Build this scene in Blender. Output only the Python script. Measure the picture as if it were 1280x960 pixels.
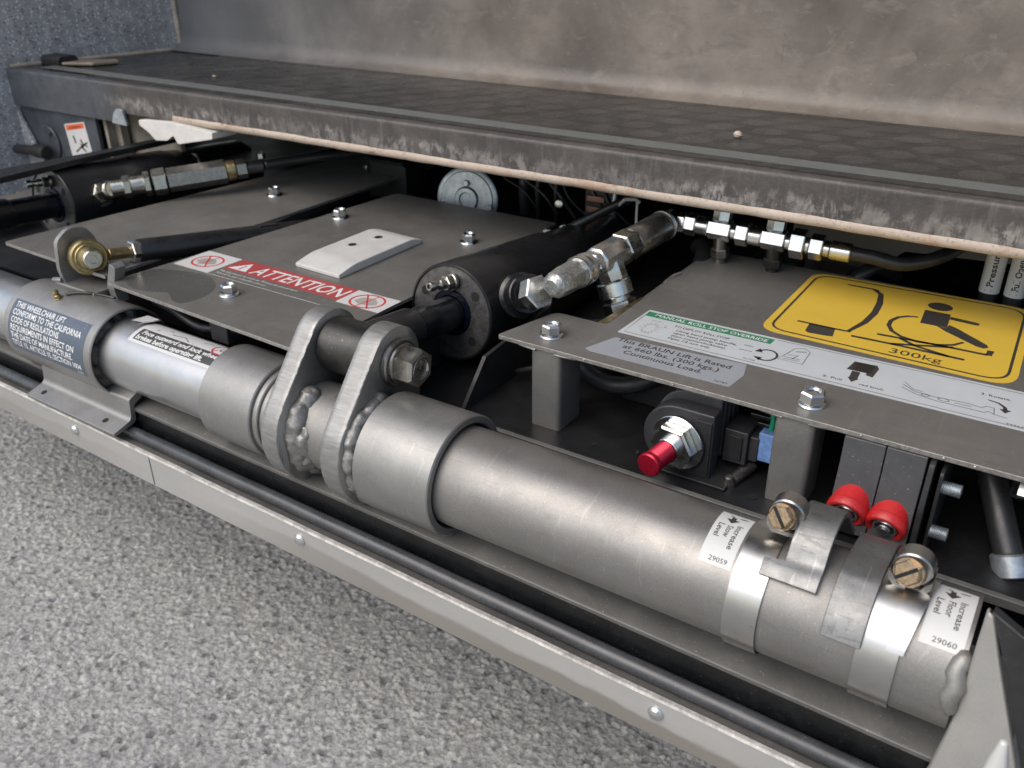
import bpy, bmesh, math, random
import numpy as np
from mathutils import Vector, Matrix, noise as mno
random.seed(7); np.random.seed(7)
S = 0.001                      # everything below is written in millimetres
GZ = 350.0                     # height of the cover plates above the asphalt
for o in list(bpy.data.objects): bpy.data.objects.remove(o)
sc = bpy.context.scene; COL = sc.collection
def W(p): return Vector((p[0]*S, p[1]*S, (p[2]+GZ)*S))

# ------------------------------------------------------------ camera, light
cam = bpy.data.objects.new('camera', bpy.data.cameras.new('camera')); COL.objects.link(cam)
cR = Matrix(((0.8347259, 0.2495345, -0.4908820), (0.5506054, -0.3913942, 0.7373224), (-0.0081410, -0.8857444, -0.4641019)))
cM = Matrix((( cR[0][0], -cR[0][1], -cR[0][2]), (cR[1][0], -cR[1][1], -cR[1][2]), (cR[2][0], -cR[2][1], -cR[2][2]))).to_4x4()
cM.translation = W((0, 0, 250)); cam.matrix_world = cM
cam.data.sensor_width = 36; cam.data.lens = 31.26; cam.data.clip_start = 0.02; cam.data.clip_end = 3000
cam.data.dof.use_dof = True; cam.data.dof.focus_distance = 0.56; cam.data.dof.aperture_fstop = 13
sc.camera = cam
wd = bpy.data.worlds.new("World"); sc.world = wd; wd.use_nodes = True
nt = wd.node_tree; bg = nt.nodes['Background']; sk = nt.nodes.new('ShaderNodeTexSky')
SUN_EL, SUN_AZ = 50.0, 205.0   # azimuth measured clockwise from +Y
sk.sky_type = 'NISHITA'; sk.sun_disc = False; sk.sun_elevation = math.radians(SUN_EL); sk.sun_rotation = math.radians(SUN_AZ)
sk.air_density = 1.2; sk.dust_density = 2.6; sk.ozone_density = 1.5
nt.links.new(sk.outputs[0], bg.inputs[0]); bg.inputs[1].default_value = 0.12
sd = bpy.data.lights.new('sun', 'SUN'); sun = bpy.data.objects.new('sun', sd); COL.objects.link(sun)
sd.energy = 1.4; sd.angle = math.radians(60); sd.color = (1.0, 0.95, 0.89)
ea, aa = math.radians(SUN_EL), math.radians(SUN_AZ)
sdir = Vector((math.sin(aa)*math.cos(ea), math.cos(aa)*math.cos(ea), math.sin(ea)))
sun.rotation_euler = sdir.to_track_quat('Z', 'Y').to_euler(); sun.location = (0, -2, 3)
sc.view_settings.view_transform = 'Standard'; sc.view_settings.look = 'None'
sc.view_settings.exposure = 0.52; sc.view_settings.gamma = 1; sc.view_settings.use_curve_mapping = False
sc.render.engine = 'CYCLES'

# ------------------------------------------------------------ materials
MATS = {}
def newmat(name):
    m = bpy.data.materials.new(name); m.use_nodes = True; n = m.node_tree
    return m, n, n.nodes['Principled BSDF']
def nd(n, t, **k):
    x = n.nodes.new(t)
    for a, b in k.items():
        if hasattr(x, a): setattr(x, a, b)
        else: x.inputs[a.replace('_', ' ')].default_value = b
    return x
def coord(n, scale=(1, 1, 1), warp=0):
    g = n.nodes.new('ShaderNodeNewGeometry'); mp = nd(n, 'ShaderNodeMapping'); mp.inputs['Scale'].default_value = scale
    n.links.new(g.outputs['Position'], mp.inputs['Vector']); return mp.outputs[0]
def noise(n, vec, sc_, det=4, rough=.6, dist=0):
    x = nd(n, 'ShaderNodeTexNoise'); x.inputs['Scale'].default_value = sc_; x.inputs['Detail'].default_value = det
    x.inputs['Roughness'].default_value = rough; x.inputs['Distortion'].default_value = dist
    n.links.new(vec, x.inputs['Vector']); return x.outputs['Fac']
def ramp(n, fac, stops):
    r = n.nodes.new('ShaderNodeValToRGB'); e = r.color_ramp.elements
    while len(e) < len(stops): e.new(0.5)
    for i, (p, c) in enumerate(stops):
        e[i].position = p; c = (c, c, c) if not hasattr(c, '__len__') else c; e[i].color = (*c[:3], 1)
    n.links.new(fac, r.inputs[0]); return r.outputs[0]
def mix(n, fac, a, b, mode='MIX'):
    m = n.nodes.new('ShaderNodeMix'); m.data_type = 'RGBA'; m.blend_type = mode
    for s, v in ((m.inputs[0], fac), (m.inputs[6], a), (m.inputs[7], b)):
        if hasattr(v, 'is_output') or hasattr(v, 'links'): n.links.new(v, s)
        elif hasattr(v, '__len__'): s.default_value = (*v[:3], 1)
        else: s.default_value = v
    return m.outputs[2]
def bump(n, p, h, strength=.3, dist=.0005):
    b = n.nodes.new('ShaderNodeBump'); b.inputs['Strength'].default_value = strength; b.inputs['Distance'].default_value = dist
    n.links.new(h, b.inputs['Height']); n.links.new(b.outputs[0], p.inputs['Normal'])
def basic(name, col, metal=0, rough=.5, var=.25, vs=60, grain=0, gs=2500, rvar=.12, bmp=0, dust=0, dustcol=(.5, .47, .42), scale=(1, 1, 1), spec=None, scuff=0):
    m, n, p = newmat(name); v = coord(n, scale)
    big = noise(n, v, vs, 5, .65, .4)
    c0 = tuple(x*(1-var) for x in col); c1 = tuple(min(1, x*(1+var)) for x in col)
    c = ramp(n, big, [(.3, c0), (.7, c1)])
    if grain:
        fine = noise(n, v, gs, 2, .6)
        c = mix(n, 1.0, c, ramp(n, fine, [(.3, 1-grain), (.7, 1+0*grain)]), 'MULTIPLY')
    if dust:
        d = noise(n, v, 900, 2, .5); dd = ramp(n, d, [(.70-dust*.05, 0), (.78, 1)])
        sm = noise(n, v, 25, 6, .7, 1.0); s2 = ramp(n, sm, [(.5, 0), (.85, dust*.7)])
        c = mix(n, s2, c, dustcol); c = mix(n, dd, c, dustcol)
    if scuff:
        for ks, kk, th, dark in (((1, 9, 6), 34, .635, 1), ((9, 1, 2), 26, .64, 0), ((1, 1, 1), 230, .67, 1), ((5, 8, 1), 40, .66, 1)):
            q = noise(n, coord(n, ks), kk, 2.5, .55, .8); w_ = ramp(n, q, [(th, 0), (th+.03, scuff), (th+.08, scuff*.4)])
            c = mix(n, w_, c, tuple(x*.45 for x in col) if dark else tuple(min(1, x*1.7) for x in col))
        sm2 = noise(n, v, 38, 6, .7, .6); c = mix(n, ramp(n, sm2, [(.5, 0), (.66, scuff*.6)]), c, tuple(x*.72 for x in col))
    n.links.new(c, p.inputs['Base Color']); p.inputs['Metallic'].default_value = metal
    rr = ramp(n, noise(n, v, vs*1.7, 4, .6), [(.3, max(0, rough-rvar)), (.7, min(1, rough+rvar))])
    n.links.new(rr, p.inputs['Roughness'])
    if spec is not None: p.inputs['Specular IOR Level'].default_value = spec
    if bmp:
        bump(n, p, noise(n, v, gs*.6, 3, .6), .5, bmp*.001)
    MATS[name] = m; return m
basic('plate_paint', (.225, .213, .195), .5, .43, .12, 14, .10, 3000, .09, .03, .32, scuff=.22)
basic('cut_edge', (.42, .40, .37), .7, .45, .3, 300, .3, 2000, bmp=.15)
basic('tube_paint', (.315, .303, .287), .72, .46, .08, 18, .34, 2600, .09, .06, .14, scuff=.17)
basic('tube_smooth', (.48, .48, .48), .9, .34, .07, 30, .10, 1500, .06, .02, .05)
basic('sleeve_paint', (.32, .313, .30), .75, .45, .10, 25, .22, 2400, .08, .06, .14, scuff=.17)
basic('lug_steel', (.31, .305, .295), .7, .5, .16, 60, .2, 700, .1, .45, scale=(.16, 1, 1))
basic('weld_metal', (.27, .262, .25), .7, .50, .35, 90, .25, 500, .1, .9, .2)
basic('leg_paint', (.36, .35, .33), .7, .42, .1, 40, .25, 2400, .05, .06, .15)
basic('black_paint', (.016, .016, .017), 0, .33, .3, 60, .2, 900, .08, .03, .10, (.10, .10, .10))
basic('black_gloss', (.012, .012, .013), 0, .20, .3, 60, 0, 900, .07, .02, .15, (.12, .12, .12))
basic('black_satin', (.022, .022, .023), .0, .5, .35, 50, .3, 1200, .1, .05, .15, (.11, .105, .10))
basic('dark_floor', (.014, .014, .015), .1, .42, .25, 30, .2, 900, .1, .02, .25, (.07, .07, .07))
basic('void_black', (.006, .006, .006), 0, .8, .2, 30)
basic('rubber', (.02, .02, .021), 0, .38, .3, 80, .1, 900, .08, .03, .1, (.10, .10, .10))
basic('roll_rubber', (.05, .052, .055), .0, .26, .3, 60, .1, 900, .08, .03, .12, (.2, .19, .17))
basic('pan_grey', (.15, .145, .136), .5, .5, .12, 30, .1, 1500, .08, .02, .3)
basic('zinc', (.68, .68, .66), 1, .25, .10, 70, .05, 900, .06, .02)
basic('zinc_warm', (.50, .48, .42), 1, .30, .18, 90, .06, 900, .08, .03)
basic('dark_steel', (.33, .31, .285), .95, .32, .2, 200, .2, 900, .08, .05)
basic('boss_steel', (.075, .072, .068), .85, .36, .2, 60, .1, 2000, .07, .02, .1)
basic('gland_metal', (.17, .165, .16), .8, .42, .35, 200, .3, 900, .1, .2, .6, (.4, .4, .4))
basic('rod_dark', (.035, .037, .042), .7, .20, .2, 60, 0, 900, .05)
basic('brass', (.36, .285, .14), .95, .40, .45, 150, .2, 900, .1, .1)
basic('bronze_screw', (.36, .27, .185), 1, .28, .4, 260, .15, 1500, .1, .1)
basic('clamp_band', (.50, .49, .47), 1, .30, .05, 60, .06, 2500, .04, .01)
basic('clamp_dark', (.40, .39, .37), 1, .3, .2, 200, .1, 900, .06)
basic('strap_steel', (.25, .25, .245), .8, .46, .2, 60, .12, 700, .09, .05, .15, scuff=.5)
basic('galv_disc', (.48, .52, .54), .85, .42, .25, 120, .1, 900, .1, .05)
m, n, p = newmat('alu_trim'); v = coord(n, (.3, 1, 1)); g = n.nodes.new('ShaderNodeNewGeometry'); sx = n.nodes.new('ShaderNodeSeparateXYZ'); n.links.new(g.outputs['Position'], sx.inputs[0])
c = ramp(n, noise(n, v, 12, 5, .6), [(.3, (.36, .348, .328)), (.7, (.47, .457, .435))])
zt = nd(n, 'ShaderNodeMath', operation='MULTIPLY_ADD'); n.links.new(sx.outputs[0], zt.inputs[0]); zt.inputs[1].default_value = .02; n.links.new(sx.outputs[2], zt.inputs[2])
nz = nd(n, 'ShaderNodeMath', operation='MULTIPLY_ADD'); n.links.new(noise(n, v, 9, 7, .6, .3), nz.inputs[0]); nz.inputs[1].default_value = .055; n.links.new(zt.outputs[0], nz.inputs[2])
st_ = ramp(n, noise(n, v, 3.5, 3, .5), [(.44, 0), (.6, 1)]); mr = nd(n, 'ShaderNodeMapRange'); n.links.new(nz.outputs[0], mr.inputs[0]); mr.inputs[1].default_value = .2365; mr.inputs[2].default_value = .2335
mu = nd(n, 'ShaderNodeMath', operation='MULTIPLY'); n.links.new(mr.outputs[0], mu.inputs[0]); n.links.new(st_, mu.inputs[1])
mu2 = nd(n, 'ShaderNodeMath', operation='MULTIPLY'); n.links.new(mu.outputs[0], mu2.inputs[0]); mu2.inputs[1].default_value = .85
c = mix(n, mu2.outputs[0], c, (.23, .205, .175))
c = mix(n, ramp(n, noise(n, coord(n, (.5, 1, 1)), 500, 3, .7), [(.64, 0), (.74, .5)]), c, (.3, .28, .25))
c = mix(n, ramp(n, noise(n, coord(n, (6, 1, .6)), 30, 3, .6), [(.66, 0), (.76, .4)]), c, (.28, .26, .24))
n.links.new(c, p.inputs['Base Color']); p.inputs['Metallic'].default_value = .3; p.inputs['Roughness'].default_value = .4; MATS['alu_trim'] = m
basic('alu_edge', (.62, .585, .54), .5, .42, .35, 120, .2, 700, .1, .2)
basic('trim_ledge', (.20, .19, .175), .4, .45, .3, 25, .2, 900, .1, .1, .5, (.36, .32, .27))
basic('nylon_white', (.58, .57, .54), 0, .48, .09, 40, .1, 1500, .05, .02, .25, (.28, .26, .23))
basic('block_white', (.72, .69, .64), 0, .5, .1, 60, .1, 900, .05, .02, .2, (.5, .45, .38))
basic('red_boot', (.50, .018, .02), 0, .36, .12, 100, .1, 900, .08, .02, .1, (.4, .2, .18))
basic('red_knob', (.42, .012, .035), .55, .28, .08, 100, 0, 900, .05)
basic('blue_plug', (.16, .28, .55), 0, .35, .3, 200)
basic('green_wire', (.01, .28, .15), 0, .4, .1, 50)
basic('switch_grey', (.085, .085, .088), .1, .45, .12, 60, .2, 2500, .06, .05, .1)
basic('plastic_black', (.034, .034, .037), 0, .45, .25, 80, .2, 1500, .08, .05, .15, (.12, .12, .12))
basic('sticker_white', (.60, .595, .575), 0, .38, .03, 40, 0, 900, .04, 0, .08)
basic('sticker_grey', (.50, .52, .53), .0, .34, .04, 40, 0, 900, .04, 0, .08)
basic('sticker_silver', (.36, .38, .41), .25, .35, .04, 40, 0, 900, .04, 0, .08)
basic('sticker_yellow', (.64, .42, .05), 0, .46, .04, 30, 0, 900, .05, 0, .12, (.5, .4, .1))
basic('sticker_navy', (.07, .092, .125), 0, .36, .05, 30, 0, 900, .04, 0, .1)
basic('sticker_dark', (.06, .06, .058), 0, .38, .05, 30)
basic('sticker_red', (.40, .055, .055), 0, .42, .07, 30, 0, 900, .04, 0, .15, (.3, .2, .18))
basic('sticker_green', (.035, .20, .10), 0, .4, .05, 30)
basic('sticker_orange', (.80, .13, .035), 0, .4, .05, 30)
basic('ink_black', (.045, .04, .035), 0, .45, .05, 30)
basic('ink_white', (.70, .70, .68), 0, .4, .03, 30)
basic('ink_soft', (.36, .33, .30), 0, .5, .15, 30)
basic('ink_red', (.55, .05, .05), 0, .45, .1, 60)
basic('clip_metal', (.33, .28, .22), .5, .5, .3, 60, .2, 900)
basic('oil_film', (.04, .035, .03), .3, .16, .2, 60)
basic('dirty_beige', (.36, .31, .25), 0, .6, .35, 30, .2, 400, .1, .1, .4, (.12, .09, .07))
basic('grey_panel', (.22, .20, .175), 0, .55, .15, 15, .1, 700)
basic('bus_interior', (.09, .085, .08), 0, .7, .1, 3)
basic('bus_ceiling', (.10, .095, .09), 0, .8, .1, 3)
basic('bus_paint', (.45, .45, .44), .0, .4, .1, 3)
basic('pebble_stone', (.52, .42, .34), 0, .7, .2, 300)
basic('gusset_paint', (.42, .41, .385), .4, .45, .1, 20, .15, 1500, .05, .02, .1)
basic('hook_grey', (.60, .60, .57), .2, .4, .1, 40)
basic('weld_painted', (.33, .32, .30), .65, .5, .1, 40, .2, 1500, .06, .4)
basic('oil_stain', (.16, .152, .14), .5, .26, .08, 30, .1, 2000, .05)
basic('rib_black', (.075, .075, .078), 0, .35, .2, 80, .1, 900, .06, .05)
basic('skirt_black', (.006, .0065, .007), 0, .30, .3, 60, 0, 900, .08, .03, .22, (.07, .075, .08), spec=.35)
basic('copper_part', (.35, .2, .15), .6, .4, .2, 200)
basic('mat_strip', (.135, .142, .135), 0, .45, .08, 30, .1, 900, .05, 0, .15)

def mat_riser():
    m, n, p = newmat('riser_vinyl'); v = coord(n)
    a = noise(n, v, 7, 8, .62, .25); c = ramp(n, a, [(.34, (.088, .073, .063)), (.46, (.145, .122, .102)), (.56, (.198, .170, .142)), (.72, (.255, .222, .188))])
    b = noise(n, coord(n, (1, 1, 2.2)), 26, 6, .7, .3); c = mix(n, ramp(n, b, [(.50, 0), (.62, .55)]), c, (.120, .100, .088))
    d = noise(n, coord(n, (1, 1, 1.4)), 34, 5, .7, .5); c = mix(n, ramp(n, d, [(.56, 0), (.68, .35)]), c, (.29, .255, .215))
    dk = noise(n, v, 70, 4, .7, .3); c = mix(n, ramp(n, dk, [(.62, 0), (.74, .5)]), c, (.075, .066, .06))
    for sc_, k, col in (((2, 1, 18), 20, (.42, .39, .34)), ((16, 1, 2), 16, (.06, .05, .045)), ((7, 1, 11), 24, (.36, .33, .29))):
        s4 = noise(n, coord(n, sc_), k, 1.5, .5, 1.2); c = mix(n, ramp(n, s4, [(.735, 0), (.755, .5), (.775, 0)]), c, col)
    g = n.nodes.new('ShaderNodeNewGeometry'); sx = n.nodes.new('ShaderNodeSeparateXYZ'); n.links.new(g.outputs['Position'], sx.inputs[0])
    mr = nd(n, 'ShaderNodeMapRange'); n.links.new(sx.outputs[0], mr.inputs[0]); mr.inputs[1].default_value = -1.05; mr.inputs[2].default_value = -.55
    c = mix(n, mr.outputs[0], ramp(n, a, [(.3, (.07, .076, .084)), (.7, (.135, .14, .148))]), c)  # bluish sky reflection painted into the colour towards the left end
    n.links.new(c, p.inputs['Base Color']); n.links.new(ramp(n, a, [(.3, .38), (.7, .58)]), p.inputs['Roughness'])
    bump(n, p, noise(n, v, 120, 5, .6), .3, .0008); MATS['riser_vinyl'] = m
mat_riser()
def mat_nosing():
    m, n, p = newmat('nosing_worn')
    g = n.nodes.new('ShaderNodeNewGeometry'); sx = n.nodes.new('ShaderNodeSeparateXYZ'); n.links.new(g.outputs['Position'], sx.inputs[0])
    v = coord(n); base = ramp(n, noise(n, v, 25, 6, .7, .6), [(.3, (.034, .030, .028)), (.7, (.092, .082, .075))])
    # scrape band: chipped light marks running along the middle of the face with a ragged lower edge
    rag = noise(n, coord(n, (1, 1, .25)), 130, 5, .75, .3)
    def band(z0, z1, amp):
        ad = nd(n, 'ShaderNodeMath', operation='MULTIPLY_ADD'); n.links.new(rag, ad.inputs[0]); ad.inputs[1].default_value = amp; n.links.new(sx.outputs[2], ad.inputs[2])
        mr = nd(n, 'ShaderNodeMapRange'); n.links.new(ad.outputs[0], mr.inputs[0]); mr.inputs[1].default_value = z0; mr.inputs[2].default_value = z1
        return mr.outputs[0]
    up = band((58+GZ)*S+.011, (66+GZ)*S+.011, .022); dn = band((78+GZ)*S+.011, (72+GZ)*S+.011, .022)
    mu = nd(n, 'ShaderNodeMath', operation='MULTIPLY'); n.links.new(up, mu.inputs[0]); n.links.new(dn, mu.inputs[1])
    chips = ramp(n, noise(n, coord(n, (1, 1, .55)), 115, 6, .72, .3), [(.44, 0), (.56, 1)])
    mk = nd(n, 'ShaderNodeMath', operation='MULTIPLY'); n.links.new(chips, mk.inputs[0]); n.links.new(ramp(n, noise(n, v, 16, 4, .7), [(.36, .15), (.62, 1)]), mk.inputs[1])
    mu2 = nd(n, 'ShaderNodeMath', operation='MULTIPLY'); n.links.new(mu.outputs[0], mu2.inputs[0]); n.links.new(mk.outputs[0], mu2.inputs[1])
    c = mix(n, mu2.outputs[0], base, (.27, .248, .228))
    c = mix(n, ramp(n, noise(n, coord(n, (1, 1, .12)), 160, 4, .7), [(.52, 0), (.72, .5)]), c, (.16, .145, .13))
    # bluish plain left end
    mr = nd(n, 'ShaderNodeMapRange'); n.links.new(sx.outputs[0], mr.inputs[0]); mr.inputs[1].default_value = -.99; mr.inputs[2].default_value = -.93
    c = mix(n, mr.outputs[0], ramp(n, noise(n, v, 30, 5, .7), [(.3, (.045, .05, .058)), (.7, (.085, .092, .105))]), c)
    n.links.new(c, p.inputs['Base Color']); n.links.new(ramp(n, noise(n, v, 60, 4), [(.3, .32), (.7, .52)]), p.inputs['Roughness'])
    bump(n, p, noise(n, v, 260, 5, .7), .5, .0010); MATS['nosing_worn'] = m
mat_nosing()
def mat_lip():
    m, n, p = newmat('lip_beige'); v = coord(n)
    c = ramp(n, noise(n, v, 22, 5, .7, .4), [(.35, (.50, .42, .34)), (.6, (.42, .34, .27)), (.75, (.36, .20, .12))])
    c = mix(n, ramp(n, noise(n, v, 380, 4, .7), [(.55, 0), (.72, .7)]), c, (.13, .09, .065))
    n.links.new(c, p.inputs['Base Color']); c = mix(n, ramp(n, noise(n, coord(n, (.6, 1, 1)), 90, 4, .75), [(.60, 0), (.68, .65)]), c, (.11, .075, .05)); n.links.new(c, p.inputs['Base Color']); p.inputs['Roughness'].default_value = .55
    bump(n, p, noise(n, v, 500, 4, .7), .5, .0006); MATS['lip_beige'] = m
mat_lip()
def mat_mat():
    m, n, p = newmat('mat_rubber'); v = coord(n)
    c = ramp(n, noise(n, v, 22, 7, .7, .8), [(.3, (.012, .012, .012)), (.7, (.032, .031, .030))])
    c = mix(n, ramp(n, noise(n, v, 12, 6, .75, 1.5), [(.45, 0), (.75, .5)]), c, (.10, .092, .083))
    c = mix(n, ramp(n, noise(n, v, 600, 3, .6), [(.68, 0), (.76, .5)]), c, (.2, .18, .16))
    n.links.new(c, p.inputs['Base Color']); n.links.new(ramp(n, noise(n, v, 30, 5), [(.3, .20), (.7, .36)]), p.inputs['Roughness'])
    bump(n, p, noise(n, v, 900, 3), .3, .0003); MATS['mat_rubber'] = m
mat_mat()
def mat_speckle():
    m, n, p = newmat('speckled_panel'); v = coord(n)
    vo = nd(n, 'ShaderNodeTexVoronoi'); vo.inputs['Scale'].default_value = 340; n.links.new(v, vo.inputs['Vector'])
    sep = n.nodes.new('ShaderNodeSeparateColor'); n.links.new(vo.outputs['Color'], sep.inputs[0])
    base = ramp(n, noise(n, v, 60, 6, .75), [(.3, (.215, .215, .225)), (.7, (.43, .43, .44))])
    dist = ramp(n, vo.outputs['Distance'], [(.22, 1), (.42, 0)])
    w = ramp(n, sep.outputs[0], [(.52, 0), (.62, 1)]); b = ramp(n, sep.outputs[1], [(.60, 0), (.66, 1)])
    def mul(a, b_):
        x = nd(n, 'ShaderNodeMath', operation='MULTIPLY'); n.links.new(a, x.inputs[0]); n.links.new(b_, x.inputs[1]); return x.outputs[0]
    c = mix(n, mul(b, dist), base, (.02, .022, .03)); c = mix(n, mul(w, dist), c, (.72, .75, .80))
    c = mix(n, ramp(n, noise(n, v, 7, 5, .6), [(.5, 0), (.8, .45)]), c, (.26, .23, .20))
    n.links.new(c, p.inputs['Base Color']); p.inputs['Roughness'].default_value = .42
    bump(n, p, noise(n, v, 240, 4, .6), .6, .0012); MATS['speckled_panel'] = m
mat_speckle()
def mat_bulk():
    basic('bulkhead_paint', (.062, .070, .082), .1, .42, .35, 35, .15, 700, .1, .05, .3, (.2, .2, .2))
mat_bulk()
def mat_asphalt():
    m, n, p = newmat('asphalt'); v = coord(n)
    at = n.nodes.new('ShaderNodeAttribute'); at.attribute_name = 'tone'
    vo = nd(n, 'ShaderNodeTexVoronoi'); vo.inputs['Scale'].default_value = 380; n.links.new(v, vo.inputs['Vector'])
    sep = n.nodes.new('ShaderNodeSeparateColor'); n.links.new(vo.outputs['Color'], sep.inputs[0])
    tone = ramp(n, sep.outputs[0], [(0, (.16, .16, .16)), (.3, (.36, .36, .355)), (.85, (.54, .535, .525)), (1, (.72, .71, .69))])
    tone = mix(n, .7, tone, ramp(n, noise(n, v, 420, 5, .75), [(.36, (.18, .178, .174)), (.62, (.72, .705, .68))]))
    tone = mix(n, ramp(n, noise(n, v, 6, 4, .6), [(.3, .0), (.7, .3)]), tone, (.30, .298, .29))
    c = mix(n, .6, tone, at.outputs['Color'])
    gm = n.nodes.new('ShaderNodeMath'); n.links.new(at.outputs['Alpha'], gm.inputs[0])
    n.links.new(c, p.inputs['Base Color']); p.inputs['Roughness'].default_value = .75
    bump(n, p, noise(n, v, 420, 5, .8), 1.0, .0022); MATS['asphalt'] = m
    m2 = m.copy(); m2.name = 'asphalt_far'; n2 = m2.node_tree
    for x in n2.nodes:
        if x.type == 'ATTRIBUTE': far = x
    rgb = n2.nodes.new('ShaderNodeRGB'); rgb.outputs[0].default_value = (.48, .475, .46, 1)
    for l in list(far.outputs['Color'].links): n2.links.new(rgb.outputs[0], l.to_socket)
    MATS['asphalt_far'] = m2
mat_asphalt()

# ------------------------------------------------------------ mesh helpers (millimetres)
class M:
    def __init__(s): s.v = []; s.f = []; s.m = []; s.T = None
    def add(s, vs, fs, mi=0):
        b = len(s.v); s.v += [tuple(x) for x in vs]
        for f in fs: s.f.append(tuple(b+i for i in f)); s.m.append(mi)
        return s
    def box(s, x0, x1, y0, y1, z0, z1, mi=0):
        vs = [(x, y, z) for z in (z0, z1) for y in (y0, y1) for x in (x0, x1)]
        return s.add(vs, [(0, 2, 3, 1), (4, 5, 7, 6), (0, 1, 5, 4), (2, 6, 7, 3), (0, 4, 6, 2), (1, 3, 7, 5)], mi)
    def prism(s, poly, fn, a, b, mi=0, side=None):
        n = len(poly); vs = [fn(u, v, a) for u, v in poly]+[fn(u, v, b) for u, v in poly]
        fs = [tuple(range(n-1, -1, -1)), tuple(range(n, 2*n))]; s.add(vs, fs, mi); bb = len(s.v)-2*n
        for i in range(n):
            j = (i+1) % n; s.f.append((bb+i, bb+j, bb+n+j, bb+n+i)); s.m.append(mi if side is None else side)
        return s
    def rev(s, prof, o, d, seg=32, ph=0, mi=0, squash=None, up=None):
        d = Vector(d).normalized(); o = Vector(o)
        upv = Vector(up) if up else (Vector((0, 0, 1)) if abs(d.z) < .9 else Vector((1, 0, 0)))
        a = upv.cross(d).normalized(); b = d.cross(a)
        rings = []
        for t, r in prof:
            c = o+d*t
            if r <= 1e-6: s.v.append(tuple(c)); rings.append([len(s.v)-1])
            else:
                k = len(s.v)
                for i in range(seg):
                    an = ph+2*math.pi*i/seg; s.v.append(tuple(c+a*(r*math.cos(an))+b*(r*math.sin(an))))
                rings.append(list(range(k, k+seg)))
        for q in range(len(rings)-1):
            A, B = rings[q], rings[q+1]
            for i in range(seg):
                j = (i+1) % seg
                if len(A) == 1 and len(B) == 1: continue
                if len(A) == 1: f = (A[0], B[j], B[i])
                elif len(B) == 1: f = (A[i], A[j], B[0])
                else: f = (A[i], A[j], B[j], B[i])
                s.f.append(f); s.m.append(mi)
        return s
    def cyl(s, o, d, r, L, seg=32, ch=.0, mi=0, ph=0, t0=0):
        return s.rev([(t0, 0), (t0, r-ch), (t0+ch, r), (t0+L-ch, r), (t0+L, r-ch), (t0+L, 0)] if ch else [(t0, 0), (t0, r), (t0+L, r), (t0+L, 0)], o, d, seg, ph, mi)
    def hex(s, o, d, af, L, ch=.8, mi=0, ph=0, t0=0):
        R_ = af/math.sqrt(3); return s.rev([(t0, 0), (t0, R_-ch*1.5), (t0+ch, R_), (t0+L-ch, R_), (t0+L, R_-ch*1.5), (t0+L, 0)], o, d, 6, ph, mi)
    def ring(s, o, d, r0, r1, L, seg=48, ch=.6, mi=0, t0=0):
        P = [(t0, r0+ch), (t0, r1-ch), (t0+ch, r1), (t0+L-ch, r1), (t0+L, r1-ch), (t0+L, r0+ch), (t0+L-ch, r0), (t0+ch, r0), (t0, r0+ch)]
        return s.rev(P, o, d, seg, 0, mi)
    def tube(s, pts, r, seg=12, mi=0, caps=True):
        pts = [Vector(p) for p in pts]; n = len(pts); rings = []; prev = None
        for i, p in enumerate(pts):
            t = (pts[min(i+1, n-1)]-pts[max(i-1, 0)]).normalized()
            if prev is None: u = (Vector((0, 0, 1)) if abs(t.z) < .9 else Vector((1, 0, 0))); a = u.cross(t).normalized()
            else: a = (prev-t*prev.dot(t)).normalized()
            prev = a; b = t.cross(a); k = len(s.v); rr = r[i] if hasattr(r, '__len__') else r
            for q in range(seg):
                an = 2*math.pi*q/seg; s.v.append(tuple(p+a*(rr*math.cos(an))+b*(rr*math.sin(an))))
            rings.append(k)
        for i in range(n-1):
            for q in range(seg):
                j = (q+1) % seg; s.f.append((rings[i]+q, rings[i]+j, rings[i+1]+j, rings[i+1]+q)); s.m.append(mi)
        if caps:
            s.f.append(tuple(rings[0]+q for q in reversed(range(seg)))); s.m.append(mi)
            s.f.append(tuple(rings[-1]+q for q in range(seg))); s.m.append(mi)
        return s
    def xform(s, fn, i0=0):
        for i in range(i0, len(s.v)): s.v[i] = tuple(fn(s.v[i]))
        return s
def smooth_path(pts, k=6):
    P = [Vector(p) for p in pts]; out = []
    for i in range(len(P)-1):
        p0, p1, p2, p3 = P[max(i-1, 0)], P[i], P[i+1], P[min(i+2, len(P)-1)]
        for q in range(k):
            t = q/k; out.append(.5*((2*p1)+(p2-p0)*t+(2*p0-5*p1+4*p2-p3)*t*t+(3*p1-p0-3*p2+p3)*t**3))
    out.append(P[-1]); return out
def rnd(poly, r, k=5):
    out = []; n = len(poly)
    for i in range(n):
        p = Vector(poly[i]); a = Vector(poly[i-1])-p; b = Vector(poly[(i+1) % n])-p
        rr = r[i] if hasattr(r, '__len__') else r
        if rr <= 0: out.append(tuple(p)); continue
        rr = min(rr, a.length*.45, b.length*.45); A = p+a.normalized()*rr; B = p+b.normalized()*rr
        for q in range(k+1):
            t = q/k; out.append(tuple(A*(1-t)**2+p*2*t*(1-t)+B*t*t))
    return out
XY = lambda u, v, w: (u, v, w)          # poly in XY, extruded in Z
YZ = lambda u, v, w: (w, u, v)          # poly in YZ, extruded in X
XZ = lambda u, v, w: (u, w, v)          # poly in XZ, extruded in Y
ORI = {}
def place(o, parent, origin):
    COL.objects.link(o)
    if parent is not None: o.parent = parent
def thing(name, label, cat, base, group=None):
    o = bpy.data.objects.new(name, None); COL.objects.link(o); o.empty_display_size = .02
    o.location = W(base); ORI[o.name] = Vector(base)
    o['label'] = label; o['category'] = cat
    if group: o['group'] = group
    return o
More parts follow.
